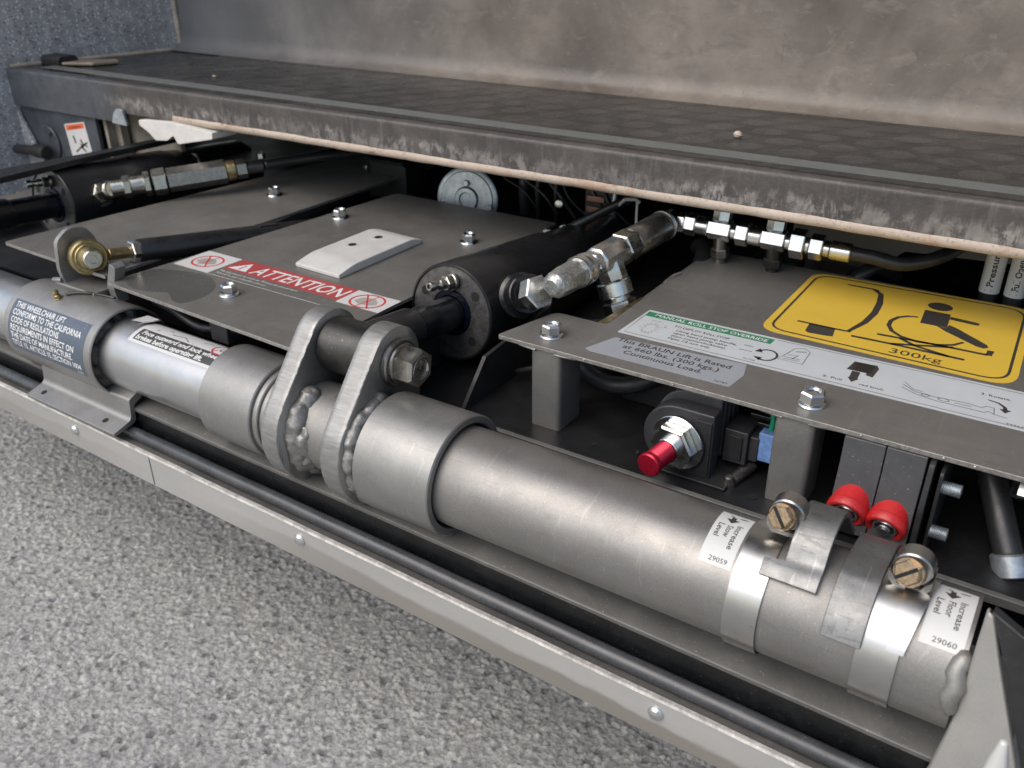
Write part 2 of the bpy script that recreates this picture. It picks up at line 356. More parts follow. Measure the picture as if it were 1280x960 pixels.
def part(name, m, mat, parent=None, bevel=0, label=None, sharp=35, base=None, kind=None, cat=None, group=None, segs=2):
    if parent is not None: org = ORI[parent.name]
    else: org = Vector(base) if base is not None else Vector((0, 0, 0))
    me = bpy.data.meshes.new(name)
    me.from_pydata([((v[0]-org[0])*S, (v[1]-org[1])*S, (v[2]-org[2])*S) for v in m.v], [], m.f)
    mats = mat if isinstance(mat, (list, tuple)) else [mat]
    for x in mats: me.materials.append(MATS[x])
    if len(mats) > 1: me.polygons.foreach_set('material_index', m.m)
    me.update(); b = bmesh.new(); b.from_mesh(me); bmesh.ops.remove_doubles(b, verts=b.verts, dist=1e-7); bmesh.ops.recalc_face_normals(b, faces=b.faces); b.to_mesh(me); b.free()
    me.polygons.foreach_set('use_smooth', [True]*len(me.polygons))
    if sharp < 180: me.set_sharp_from_angle(angle=math.radians(sharp))
    o = bpy.data.objects.new(name, me); COL.objects.link(o)
    if parent is not None: o.parent = parent
    else: o.location = W(org)
    ORI[o.name] = org
    if bevel:
        bv = o.modifiers.new('bevel', 'BEVEL'); bv.width = bevel*S; bv.segments = segs; bv.limit_method = 'ANGLE'; bv.angle_limit = math.radians(40); bv.harden_normals = True
    if label: o['label'] = label
    if kind: o['kind'] = kind
    if cat: o['category'] = cat
    if group: o['group'] = group
    return o
def dup(root, delta, label):
    c = root.copy(); COL.objects.link(c); c.location = root.location+Vector(delta)*S; ORI[c.name] = ORI[root.name]+Vector(delta); c['label'] = label
    for ch in list(root.children):
        d = ch.copy(); COL.objects.link(d); d.parent = c; ORI[d.name] = ORI[c.name]
        for g in ch.children:
            e = g.copy(); COL.objects.link(e); e.parent = d
    return c

# ---- lettering
TXT = {}
def text2d(s, bold=0):
    k = (s, bold)
    if k in TXT: return TXT[k]
    cu = bpy.data.curves.new('t', 'FONT'); cu.body = s; cu.size = 1; cu.resolution_u = 2; cu.offset = bold; cu.fill_mode = 'FRONT'; cu.dimensions = '2D'
    ob = bpy.data.objects.new('t', cu); COL.objects.link(ob)
    me = bpy.data.meshes.new_from_object(ob.evaluated_get(bpy.context.evaluated_depsgraph_get()))
    vs = [(v.co.x, v.co.y) for v in me.vertices]; fs = [tuple(p.vertices) for p in me.polygons]
    bpy.data.objects.remove(ob); bpy.data.curves.remove(cu); bpy.data.meshes.remove(me)
    x0 = min(v[0] for v in vs); x1 = max(v[0] for v in vs); vs = [((v[0]-x0)/(x1-x0), v[1]/.72) for v in vs]
    TXT[k] = (vs, fs); return TXT[k]
class Print:
    """flat print laid on a surface by surf(u, v, height)"""
    def __init__(s, surf, h=.16): s.surf = surf; s.m = M(); s.h = h
    def text(s, t, u0, u1, v, height, bold=.0, slant=0, rot=None):
        vs, fs = text2d(t, bold); out = []
        for a, b in vs:
            if rot is None: u_, v_ = u0+a*(u1-u0)+b*height*slant, v+b*height
            else: u_, v_ = v+b*height, u0-a*(u0-u1)         # reads downwards, top of letters towards +u
            out.append(s.surf(u_, v_, s.h))
        s.m.add(out, fs); return s
    def poly(s, P): s.m.add([s.surf(u, v, s.h) for u, v in P], [tuple(range(len(P)))]); return s
    def line(s, P, w, close=False):
        P = [Vector(p) for p in P]; n = len(P); L = []; Rr = []
        for i in range(n):
            a = P[i-1] if (i > 0 or close) else P[i]; b = P[(i+1) % n] if (i < n-1 or close) else P[i]
            t = (b-a).normalized(); nn = Vector((-t.y, t.x)); ww = (w[i] if hasattr(w, '__len__') else w)/2
            L.append(P[i]+nn*ww); Rr.append(P[i]-nn*ww)
        for i in range(n if close else n-1):
            j = (i+1) % n; s.poly([L[i], Rr[i], Rr[j], L[j]])
        return s
    def arc(s, c, rx, ry, a0, a1, w, k=24):
        return s.line([(c[0]+rx*math.cos(math.radians(a0+(a1-a0)*i/k)), c[1]+ry*math.sin(math.radians(a0+(a1-a0)*i/k))) for i in range(k+1)], w)
    def disc(s, c, rx, ry, k=24): return s.poly([(c[0]+rx*math.cos(2*math.pi*i/k), c[1]+ry*math.sin(2*math.pi*i/k)) for i in range(k)])
    def put(s, name, mat, parent, label=None): return part(name, s.m, mat, parent, label=label, sharp=180)
def flat(z): return lambda u, v, h: (u, v, z+h)
def wrap(R_, y0, z0): return lambda u, v, h: (u, y0-(R_+h)*math.cos(v/R_), z0+(R_+h)*math.sin(v/R_))
def sheet(surf, poly, h=.1, grid=None):
    """sticker film; grid=(u0,u1,v0,v1,nu,nv) when it wraps a round surface"""
    m = M()
    if grid:
        u0, u1, v0, v1, nu, nv = grid
        for hh in (h,):
            for i in range(nu+1):
                for j in range(nv+1): m.v.append(surf(u0+(u1-u0)*i/nu, v0+(v1-v0)*j/nv, hh))
        for i in range(nu):
            for j in range(nv): a = i*(nv+1)+j; m.f.append((a, a+nv+1, a+nv+2, a+1)); m.m.append(0)
    else:
        n = len(poly); m.add([surf(u, v, 0) for u, v in poly]+[surf(u, v, h) for u, v in poly], [tuple(range(n, 2*n))]+[(i, (i+1) % n, n+(i+1) % n, n+i) for i in range(n)])
    return m

# =================================================================== SETTING
def vor(X, Y, cell, seed):
    gx = np.floor(X/cell).astype(int); gy = np.floor(Y/cell).astype(int)
    best = np.full(X.shape, 1e9); sec = np.full(X.shape, 1e9); idv = np.zeros(X.shape)
    for dx in (-1, 0, 1):
        for dy in (-1, 0, 1):
            cx = gx+dx; cy = gy+dy
            h = (cx*73856093 ^ cy*19349663 ^ seed*83492791) & 0x7fffffff
            r1 = ((h*1103515245+12345) & 0x7fffffff)/0x7fffffff; r2 = ((h*69069+1) & 0x7fffffff)/0x7fffffff; r3 = ((h*40692+77) & 0x7fffffff)/0x7fffffff
            px = (cx+r1)*cell; py = (cy+r2)*cell; d = np.hypot(X-px, Y-py)
            m1 = d < best; sec = np.where(m1, best, np.minimum(sec, d)); idv = np.where(m1, r3, idv); best = np.where(m1, d, best)
    return best/cell, sec/cell, idv
def asphalt_patch():
    st = 1.5; xs = np.arange(-1300, -60, st); ys = np.arange(120, 640, st); X, Y = np.meshgrid(xs, ys)
    d1, s1, i1 = vor(X, Y, 4.2, 3); d2, s2, i2 = vor(X, Y, 9.0, 9); d3, s3, i3 = vor(X, Y, 2.8, 5)
    H = 1.5*np.clip((s1-d1)*2.4, 0, 1)*(0.35+i1) + 2.0*np.where(i2 > .62, np.clip(.42-d2, 0, .3)*3, 0) + .8*np.clip((s3-d3)*1.5, 0, 1)*i3 - 1.3*np.where(i2 < .15, np.clip(.5-d2, 0, .5)*2, 0)
    H += .5*np.random.randn(*H.shape)*.35
    Z = -GZ-3+H
    edge = np.minimum.reduce([X-xs[0], xs[-1]-X, Y-ys[0], ys[-1]-Y]); Z = np.where(edge < 6, -GZ-6, Z)
    ny, nx = X.shape; me = bpy.data.meshes.new('asphalt_stones')
    co = np.stack([X*S, Y*S, (Z+GZ)*S], -1).reshape(-1, 3).astype(np.float32)
    idx = np.arange(nx*ny).reshape(ny, nx); q = np.stack([idx[:-1, :-1], idx[:-1, 1:], idx[1:, 1:], idx[1:, :-1]], -1).reshape(-1, 4)
    me.vertices.add(len(co)); me.vertices.foreach_set('co', co.ravel()); me.loops.add(q.size); me.loops.foreach_set('vertex_index', q.ravel())
    me.polygons.add(len(q)); me.polygons.foreach_set('loop_start', np.arange(0, q.size, 4)); me.polygons.foreach_set('loop_total', np.full(len(q), 4))
    me.update(); me.polygons.foreach_set('use_smooth', np.ones(len(q), bool)); me.materials.append(MATS['asphalt'])
    t = .34+.38*i1 + np.where((i1 > .93), .14, 0) + np.where((i2 > .62) & (d2 < .35), .20*(i2-.70), 0) - np.where((i3 < .25), .18, 0)
    t = np.clip(t*np.where((i2 < .06) & (d2 < .42), .25, 1), .02, .75)
    wrm = np.where(i1 > .6, .95, 1.0)
    colr = np.stack([t, t*.98, t*.95*wrm, np.ones_like(t)], -1).reshape(-1, 4).astype(np.float32)
    ca = me.color_attributes.new('tone', 'FLOAT_COLOR', 'POINT'); ca.data.foreach_set('color', colr.ravel())
    o = bpy.data.objects.new('asphalt', me); COL.objects.link(o); o['kind'] = 'structure'; return o
asphalt_patch()
g = M(); g.add([(-90000, -90000, -GZ-8), (90000, -90000, -GZ-8), (90000, 90000, -GZ-8), (-90000, 90000, -GZ-8)], [(0, 1, 2, 3)])
part('ground', g, 'asphalt_far', kind='structure')

# bus body round the doorway (real shell that shades the lift well)
m = M()
m.box(-3500, -1215, 530, 640, -150, 2500).box(700, 3500, 338, 640, -150, 2500)
part('bus_outer_wall', m, 'bus_paint', kind='structure')
m = M(); m.box(-3500, 3500, 845, 2900, 420, 440); m.box(-3500, 3500, 2900, 2950, 420, 2500); part('bus_floor', m, 'bus_interior', kind='structure')
m = M(); m.box(-3500, 3500, 338, 2950, 2300, 2340); m.box(-1215, 700, 338, 640, 2000, 2298); part('bus_ceiling', m, 'bus_ceiling', kind='structure')

# step well: local frame of the step, slightly skewed to the lift
def ST(s, d, z): return (-s, 620.0+d, z)     # s runs left along the nosing
def stp(v): return ST(v[0], v[1], v[2])
T = thing('boarding_step', 'black rubber covered entrance step with scraped brown nosing and pale lower lip', 'step', (-500, 640, 50))
m = M(); L0, L1 = -520, 1163; FP = rnd([(0, 58), (0, 90.6), (14, 90.6), (14, 88), (5, 84), (5, 58)], [0, 4.2, 0, 0, 3, 0], 8)
m.prism(FP, lambda u, v, w: ST(w, u, v), L0, 938)
m.prism([(0 if u == 0 and v < 80 else u, 46.5 if v < 59 else v) for u, v in FP], lambda u, v, w: ST(w, u, v), 938, L1)
part('nosing_face', m, 'nosing_worn', T, sharp=50)
m = M(); n_ = 140
pts = [ST(L0+(850-L0)*i/n_, 3.2+.2*math.sin(i*.7), 60.6+.12*math.sin(i*1.3)+.15*math.sin(i*.37)) for i in range(n_+1)]
m.tube(pts, [4.6+.1*math.sin(i*2.1)+.08*math.sin(i*.9) for i in range(n_+1)], 16)
m.prism([(1, 58), (1, 63), (4, 63), (4, 58)], lambda u, v, w: ST(w, u, v), 850, 936)
part('lower_lip', m, 'lip_beige', T, sharp=180)
m = M(); m.prism([(560, 633), (-1159, 633), (-1112, 850), (560, 850)], XY, 85, 90.4)
part('tread_base', m, 'mat_rubber', T)
m = M(); m.prism([(9.5, 90.8), (9.5, 91.2), (10.5, 91.6), (232, 91.6), (232, 90.8)], lambda u, v, w: ST(w, u, v), L0, 1010)
part('rubber_mat', m, 'mat_rubber', T)
m = M(); m.prism([(20.5, 91.6), (20.5, 92.1), (39, 92.1), (39, 91.6)], lambda u, v, w: ST(w, u, v), L0, 1120)
part('edge_strip', m, 'mat_strip', T)
# raised studs of the mat, one mesh shared
sm_ = M(); sm_.rev([(-.3, 15.4), (.16, 14.4), (.34, 12.6), (.38, 10.0), (.36, 0)], (0, 0, 0), (0, 0, 1), 24, 0)
first = None; cnt = 0
for r_ in range(6):
    for q in range(27):
        s_ = -60+q*42+(21 if r_ % 2 else 0); d_ = 60+r_*30.0
        x, y, z = ST(s_, d_, 91.6)
        if x < -985: continue
        if first is None: first = part('stud', sm_, 'mat_rubber', T, base=(0, 0, 0), sharp=180); st_me = first.data; first.data.transform(Matrix.Translation(ORI[T.name]*S)); o = first
        else: o = bpy.data.objects.new('stud', st_me); COL.objects.link(o); o.parent = T
        o.location = Vector((x, y, z))*S-Vector(ORI[T.name])*S; cnt += 1
print('studs', cnt)
m = M(); cov = [(r*math.sin(0), 0) for r in (0,)]
prf = [(851, 700), (849, 420), (848, 150), (847, 112), (844, 101), (838, 94.6), (828, 92.4), (828, 91.7), (858, 91.7), (858, 700)]
m.prism([(y, z) for y, z in prf], YZ, -1116, 600); part('riser', m, 'riser_vinyl', kind='structure', sharp=60)
m = M(); m.prism([(-1185, 520), (-1163, 620), (-1112, 852), (-1130, 856), (-1205, 520)], XY, -130, 700); m.prism([(-1166, 46), (-1124, -28), (-1085, -150), (-1600, -150), (-1600, 46)], XZ, 621, 624); part('speckled_side_panel', m, 'speckled_panel', kind='structure')
m = M(); m.rev([(0, 4), (350, 4)], (-1113, 846, 92), (0, 0, 1), 12); m.rev([(0, 3), (226, 3)], (-1113, 846, 91.5), (-.214, -.977, 0), 12); part('corner_bead', m, 'dirty_beige', kind='structure')
# pebble, clip
m = M(); m.rev([(0, 0), (.5, 3), (2.5, 4), (4.5, 2.6), (5.4, 0)], (-250, 706, 92), (0.2, .1, 1), 7)
part('pebble', m, 'pebble_stone', label='tiny pale pebble lying alone on the right half of the rubber step', cat='pebble', base=(-249.5, 706, 95), sharp=50)
m = M(); m.rev([(0, 0), (.4, 2), (1.6, 2.4), (2.4, 0)], (-869, 698, 92), (0.2, .1, 1), 6)
part('pebble', m, 'pebble_stone', label='crumb of orange grit on the left end of the rubber step', cat='pebble', base=(-861, 691, 95), sharp=50)
m = M(); m.prism([(660, 91), (660, 98), (664, 102), (684, 102), (688, 98), (688, 91)], YZ, -1150, -1112, 0); m.prism([(-1112, 664), (-1112, 690), (-1084, 720), (-1064, 712), (-1074, 682)], XY, 92, 95.5, 1)
part('hinge_strap', m, ['black_satin', 'clip_metal'], label='short brown metal strap with dark curled end on the left corner of the step', cat='metal strap', base=(-1075, 648, 93), bevel=.8)

# bulkhead at the left below the step
T = thing('side_bulkhead', 'dark blue grey panel below the left end of the step with an orange headed sticker', 'panel', (-1100, 650, -80))
m = M(); m.prism(rnd([(-1170, -110), (-1170, 60), (-1006, 60), (-1006, -110)], [0, 0, 3, 0]), XZ, 626, 631); part('panel_sheet', m, 'bulkhead_paint', T, bevel=.8)
SW = [(-1112, 25.5), (-1080, 23.5), (-1069.5, -8), (-1100, -8)]
def quad(P): return lambda a, b, h: tuple(np.array(P[3])*(1-a)*(1-b)+np.array(P[2])*a*(1-b)+np.array(P[0])*(1-a)*b+np.array(P[1])*a*b)
SW = [(-1072.5, 31), (-1029.5, 38), (-1026, 3), (-1070, -9)]; Q = quad(SW); sq = lambda u, v, h: (Q(u, v, 0)[0], 626-h, Q(u, v, 0)[1])
lb = part('warning_sticker', sheet(sq, [(0, 0), (1, 0), (1, 1), (0, 1)], .2), 'sticker_white', T, label='white sticker with an orange bar and black stick drawing')
Print(sq, .4).poly([(.06, .80), (.94, .80), (.94, .96), (.06, .96)]).put('orange_bar', 'sticker_orange', lb)
Pk = Print(sq, .5).text('WARNING', .2, .8, .83, .08, .02)
Pk.line([(.30, .62), (.34, .40), (.36, .40)], .06).line([(.25, .12), (.4, .17), (.6, .26), (.9, .32)], .05).line([(.6, .46), (.68, .30), (.62, .16), (.74, .05)], .06).line([(.55, .20), (.74, .28), (.86, .18)], .05).line([(.52, .34), (.66, .26)], .03)
Pk.put('drawing', 'ink_black', lb)
m = M(); m.cyl((-1112, 626, 4), (0, -1, 0), 22, 3, 40, 1); m.cyl((-1104, 623, 16), (0, -1, 0), 2.4, 1.5, 10); part('round_boss', m, 'bulkhead_paint', T)
m = M(); m.tube([(-1180, 610, -8), (-1120, 610, -4), (-1112, 610, -4)], 6, 16); m.cyl((-1122, 610, -4), (1, 0, 0), 8.5, 24, 24, 1); part('hinge_pin', m, 'black_satin', T)
m = M(); m.box(-1006, -900, 660, 666, -20, 66); m.box(-1004, -998, 634, 660, -20, 62); m.box(-1000, -988, 645, 655, 0, 50)
part('inner_frame_plate', m, 'dirty_beige', label='grimy beige frame plate tucked under the left end of the step', cat='frame plate', base=(-900, 665, 0), bevel=.8)
m = M(); m.prism(rnd([(-957, 46), (-950, 58), (-944, 63), (-934, 63), (-929, 45)], 2), XZ, 615.5, 619); 
part('bright_clip', m, 'galv_disc', label='small shiny bluish clip on the lower edge of the step nosing', cat='clip', base=(-935, 593, 55), bevel=.4)
m = M(); m.prism(rnd([(-904, 55), (-850, 58), (-782, 54), (-783, 47), (-842, 35), (-847, 44), (-859, 37), (-880, 35), (-889, 42.5), (-904, 49)], [2, 1, 1, 2, 3, 3, 3, 3, 3, 2]), XZ, 614, 646)
part('guide_block', m, 'block_white', label='white plastic guide block with two feet hanging below the step lip', cat='plastic block', base=(-835, 630, 40), bevel=1.4)

# ---------------------------------------------------- base frame of the lift
T = thing('lift_base_tray', 'dark base tray of the lift seen between the tube and the cover plates', 'base tray', (-480, 430, -62))
m = M(); m.box(-1110, 300, 431, 1000, -64.5, -62); part('tray_floor', m, 'dark_floor', T)
m = M(); m.prism([(428.5, -64.5), (428.5, -59), (431.5, -58.2), (431.5, -64.5)], YZ, -340, 300); part('tray_lip', m, 'pan_grey', T, bevel=.4)
m = M(); m.cyl((-126, 451, -61.8), (0, 0, 1), 3, .15, 16); m.cyl((-236, 453, -61.8), (0, 0, 1), 2.2, .15, 16); part('hole', m, 'void_black', T)
m = M(); m.box(-1120, 600, 1000, 1010, -110, 90); m.box(-1120, 600, 431, 1010, -112, -110); part('dark_enclosure', m, 'void_black', T)  # near-black back and bottom sheets added to keep the space below the step dark
m = M(); m.box(-400, -398, 431, 700, -62, -20); m.prism([(440, -62), (470, -30), (560, -22), (560, -62)], YZ, -338, -335); part('rib_plate', m, 'black_satin', T)

# sill along the front
tl = lambda v: (v[0], v[1], v[2]-.02*(v[0]+92))
T = thing('sill_trim', 'long pale metal sill trim with rivets and dark rubber roll along the bus edge', 'sill trim', (-480, 333, -150))
def sill(nm, poly, mt, bev=0, x0=-1300, x1=420, sharp=40):
    m = M(); nseg = 60
    rings = []
    for i in range(nseg+1):
        x = x0+(x1-x0)*i/nseg; wob = .25*math.sin(i*1.7)+.2*math.sin(i*.61)
        for (y, z) in poly: m.v.append((x, y+wob*.3, z-.02*(x+92)+wob*.4))
    k = len(poly)
    for i in range(nseg):
        for j in range(k): jj = (j+1) % k; m.f.append((i*k+j, i*k+jj, (i+1)*k+jj, (i+1)*k+j)); m.m.append(0)
    return part(nm, m, mt, T, sharp=sharp)
cc = lambda cy, cz, r, k=20: [(cy+r*math.cos(2*math.pi*i/k), cz+r*math.sin(2*math.pi*i/k)) for i in range(k)]
sill('aluminium_strip', [(331, -126.1), (331.0, -153.5), (333, -154.5), (334.2, -152.5), (334.2, -126.5), (333, -125.5)], 'alu_trim')
sill('bright_edge', [(330.5, -126.5), (331.2, -125.0), (333.6, -124.7), (334.6, -126.5), (333, -127.4)], 'alu_edge')
sill('ledge', [(334.0, -127), (334.5, -125.9), (341, -127.6), (350, -130), (350, -150), (334.3, -150)], 'trim_ledge')
sill('rubber_roll', cc(344.2, -123.6, 5.0), 'roll_rubber', sharp=180)
for x in (-658, -398, -128):
    m = M(); z = -136-.02*(x+92); m.rev([(0, 4.6), (.7, 4.6), (1.0, 4.0), (2.4, 3.2), (3.0, 1.8), (3.1, 0)], (x, 331, z), (0, -1, 0), 24); part('rivet', m, 'zinc', T)
m = M(); m.prism([(330.6, -143), (331.4, -143), (331.4, -119), (330.6, -119)], YZ, -560, -559); part('joint_mark', m, 'trim_ledge', T)
T = thing('drip_pan', 'plain grey drip pan edge below the big tube', 'pan', (-480, 370, -102))
m = M(); pl = [(349, -104), (349, -101.7), (350, -101), (432, -95), (432, -99)]
for i, x in enumerate((-1250, 34)):
    for (y, z) in pl: m.v.append((x, y, z-.016*(x+92)))
k = len(pl)
for j in range(k): m.f.append((j, (j+1) % k, k+(j+1) % k, k+j)); m.m.append(0)
m.f.append(tuple(range(k))); m.f.append(tuple(range(k, 2*k))); m.m += [0, 0]
part('pan_sheet', m, 'pan_grey', T)
m = M(); m.box(-1250, 9, 350.5, 354, -150, -104); m.xform(lambda v: (v[0], v[1], v[2]-.016*(v[0]+92))); part('pan_skirt', m, 'skirt_black', T)

# =================================================================== TUBE
AY, AZ = 373.0, -60.0
AX = (1, 0, 0)
T = thing('lift_torsion_tube', 'thick grey steel tube with sleeves and welded lugs running along the front of the lift', 'steel tube', (-360, 373, -92))
m = M(); m.rev([(0, 0), (0, 32.3), (305, 32.3), (305, 0)], (-300, AY, AZ), AX, 96); part('main_tube', m, 'tube_paint', T, sharp=50)
m = M(); m.rev([(0, 0), (0, 29), (820, 29), (820, 0)], (-1250, AY, AZ), AX, 96); part('inner_tube', m, 'tube_smooth', T, sharp=50)
m = M(); m.rev([(0, 0), (0, 30), (75, 30), (75, 0)], (-430, AY, AZ), AX, 96); part('centre_tube', m, 'tube_paint', T, sharp=50)
def sleeve(x0, x1, r0, r1, mt='sleeve_paint'):
    m = M(); L = x1-x0
    m.rev([(0, r0), (0, r1-.8), (.8, r1), (L-.8, r1), (L, r1-.8), (L, r0+.8), (L-.8, r0), (L-14, r0), (L-14, 20)], (x0, AY, AZ), AX, 112); return part('sleeve', m, mt, T, sharp=40)
sl1 = sleeve(-741, -619, 35.2, 37.2, 'sleeve_paint')
m = M(); m.rev([(0, 28), (0, 35.4), (1, 34.4), (2, 33), (1.5, 31.5), (3.5, 30.2), (4, 28)], (-626, AY, AZ), AX, 80)
for i in range(len(m.v)):
    x, y, z = m.v[i]; a = math.atan2(z-AZ, y-AY); m.v[i] = (x+1.3*math.sin(a*7)+1.0*math.sin(a*17), y, z)
gr = part('grease', m, 'oil_film', sl1, sharp=180)
sl2 = sleeve(-493.5, -441, 31.2, 36.2)
m = M(); m.ring((-441, AY, AZ), AX, 29.3, 33.6, 5, 80); part('bearing_ring', m, 'leg_paint', sl2); m = M(); m.ring((-436, AY, AZ), AX, 29.3, 31.5, 12, 80); part('bearing_ring', m, 'leg_paint', sl2)
sl3 = sleeve(-343.5, -284, 34.3, 39.6)
# lugs
PY, PZ = 394.0, -7.0
def lug(x0, x1):
    m = M(); R0, R1 = 41.5, 24.0; d = math.hypot(PY-AY, PZ-AZ); ang = math.atan2(PZ-AZ, PY-AY); be = math.acos((R0-R1)/d)
    P = []
    k = 26
    for i in range(k+1): a = ang+be+(2*math.pi-2*be)*i/k; P.append((AY+R0*math.cos(a), AZ+R0*math.sin(a)))
    for i in range(k+1): a = ang-be+(2*be)*i/k; P.append((PY+R1*math.cos(a), PZ+R1*math.sin(a)))
    # flame cut roughness on the rim
    Q = []
    for i in range(len(P)):
        a, b = Vector(P[i]), Vector(P[(i+1) % len(P)]); n_ = max(1, int((b-a).length/1.6))
        for q in range(n_):
            p = a+(b-a)*q/n_; nr = Vector((-(b-a).y, (b-a).x)).normalized()*.0; Q.append(tuple(p))
    n_ = len(Q); lay = [x0, x0+.7]+[x0+.7+(x1-x0-1.4)*i/5 for i in range(1, 5)]+[x1-.7, x1]
    rngl = random.Random(x0)
    rr = [rngl.uniform(-.14, .14) for _ in range(n_)]
    cen = Vector((AY+.4*(PY-AY), AZ+.4*(PZ-AZ)))
    for li, x in enumerate(lay):
        ins = .45 if li in (0, len(lay)-1) else 0
        for i, q in enumerate(Q):
            v = Vector(q); dr = (v-cen).normalized(); w = -ins+(rr[(i+li) % n_]+.08*math.sin(i*1.9+li))*(0 if ins else 1); p = v+dr*w; m.v.append((x, p.x, p.y))
    for li in range(len(lay)-1):
        for i in range(n_): j = (i+1) % n_; m.f.append((li*n_+i, li*n_+j, (li+1)*n_+j, (li+1)*n_+i)); m.m.append(0)
    m.f.append(tuple(range(n_))); m.m.append(1); m.f.append(tuple((len(lay)-1)*n_+i for i in range(n_))); m.m.append(1)
    return part('lug', m, ['lug_steel', 'sleeve_paint'], T, sharp=60)
lug(-423, -408); lug(-369, -353)
def weld(x, side, a0, a1, R_=33, r=6.5, n_=22, seed=1, name='weld_bead'):
    rg = random.Random(seed); pts = []; rad = []
    for i in range(n_+1):
        a = math.radians(a0+(a1-a0)*i/n_); rr = R_+rg.uniform(-.8, .8)
        pts.append((x+rg.uniform(-.9, .9), AY-rr*math.cos(a), AZ+rr*math.sin(a))); rad.append(r*(.85+.16*math.sin(i*2.1+seed)**2+rg.uniform(-.07, .07))*(.55 if i in (0, n_) else 1))
    P2 = smooth_path(pts, 5); R2 = [rad[min(len(rad)-1, int(k/5))]*(1-(k%5)/5)+rad[min(len(rad)-1, int(k/5)+1)]*((k%5)/5) for k in range(len(P2))]
    m = M(); m.tube(P2, R2, 26)
    def wob(v):
        q = Vector(v); a = mno.noise(q*.16+Vector((seed, 0, 0)))*2.0+mno.noise(q*.42)*.7+mno.noise(q*1.1)*.22; d = Vector((0, v[1]-AY, v[2]-AZ)).normalized(); return tuple(q+d*a+Vector((mno.noise(q*.3+Vector((9, 9, 9)))*.8, 0, 0)))
    m.xform(wob)
    return part(name, m, 'weld_metal', T, sharp=180)
weld(-404, 1, -78, 84, 27.5, 8.6, 15, 3); weld(-397, 1, -50, 30, 25.5, 8.0, 7, 13); weld(-350.5, 1, -72, 100, 33, 6.0, 20, 8)
weld(-372, 1, -70, 15, 31.5, 3.4, 16, 5)
# pivot pin hardware on the right lug
m = M(); m.cyl((-353, PY, PZ), AX, 16.5, 4.2, 48, .8); m.cyl((-348.8, PY, PZ), AX, 13.8, 2.6, 48, .5); part('washer', m, 'dark_steel', T)
m = M(); Rn = 11.6/math.cos(math.pi/6)
m.rev([(0, 0), (0, Rn-.5), (.8, Rn), (12.5, Rn), (14, Rn-2), (14, 7.6), (13.2, 7.0), (6, 7.0), (6, 0)], (-346.2, PY, PZ), AX, 6, .35); part('hex_nut', m, 'zinc_warm', T)
m = M(); m.ring((-333.2, PY, PZ), AX, 6.9, 8.6, 1.5, 40, .3); m.rev([(0, 0), (0, 6.6), (1.5, 3.5), (1.8, 0)], (-339.5, PY, PZ), AX, 24); part('bolt_end', m, 'dark_steel', T)
m = M(); m.cyl((-427, PY, PZ), AX, 17, 4, 40, .8); part('washer', m, 'dark_steel', T)
# foot bracket below left sleeve
m = M(); m.prism(rnd([(356, -80), (346, -84), (344.5, -101), (327, -106), (327.6, -109), (348.5, -104.5), (349.5, -90), (358, -86)], [0, 2, 4, .5, .5, 4, 2, 0]), YZ, -714, -594)
m.xform(lambda v: (v[0], v[1], v[2]-.02*(v[0]+650)*.6))
fb = part('foot_bracket', m, 'sleeve_paint', T, bevel=.4)
m = M()
for x in (-700, -615): m.cyl((x, 335, -103.9-.012*(x+650)), (0, -.27, .96), 2.6, .35, 20)
part('slot', m, 'void_black', fb)
# grease nipple
m = M(); m.cyl((-689, 363, -27.0), (-.12, -.25, 1), 4, 3.4, 6, .3); m.rev([(3, 2.8), (5.5, 2.8), (6.2, 2.0), (8.2, 2.9), (10, 2.1), (10.4, 0)], (-689, 363, -27), (-.12, -.25, 1), 16)
part('grease_nipple', m, 'brass', T)
m = M(); m.rev([(0, 7.2), (.9, 6.0), (1.2, 0)], (-688, 366.5, -24.9), (0, -.2, 1), 16); m.tube(smooth_path([(-686, 368, -22.5), (-678, 375, -21.6), (-664, 384, -23.5), (-652, 389, -25.5)]), [1.6]*10+[1.0]*9, 8); part('grease_smear', m, 'oil_film', T, sharp=180)
# end weld and gusset at the right
m = M(); rg = random.Random(4); pts = []; 
for i in range(13): a = math.radians(48-60*i/12); pts.append((3.4+.8*math.sin(i*1.3), AY-31*math.cos(a), AZ+31*math.sin(a)))
m.tube(pts, [2.0, 3.8, 4.4, 4.1, 4.6, 4.2, 4.7, 4.2, 4.5, 4.0, 3.6, 2.8, 1.5], 14); o = part('weld_bead', m, 'weld_painted', T, sharp=180)
m = M(); m.prism([(7, -8), (10, -9), (17, -28), (26, -50), (39, -82), (62, -150), (-6, -150), (3, -104), (6, -77), (7, -45)], lambda u, v, w: (u, 344-(u-5)*.5+w+(v+60)*.06, v), 0, 5)
part('end_gusset', m, 'gusset_paint', T, bevel=1.6)
m = M(); m.prism([(9, -4), (90, -20), (120, -150), (64, -150), (42, -82), (29, -50), (20, -28)], lambda u, v, w: (u, 340-(u-5)*.5+w+(v+60)*.06, v), 0, 6)
part('end_plate', m, 'black_satin', T, bevel=1)
m = M(); m.rev([(0, 6.5), (30, 5.4), (46, 3.6), (56, 1.6), (57.5, 0)], (26, 300, -86), (-.03, .0, 1), 20)
part('hook_tip', m, 'hook_grey', label='blurred pale pointed tip at the bottom right corner beside the gusset', cat='hook tip', base=(26, 300, -86))

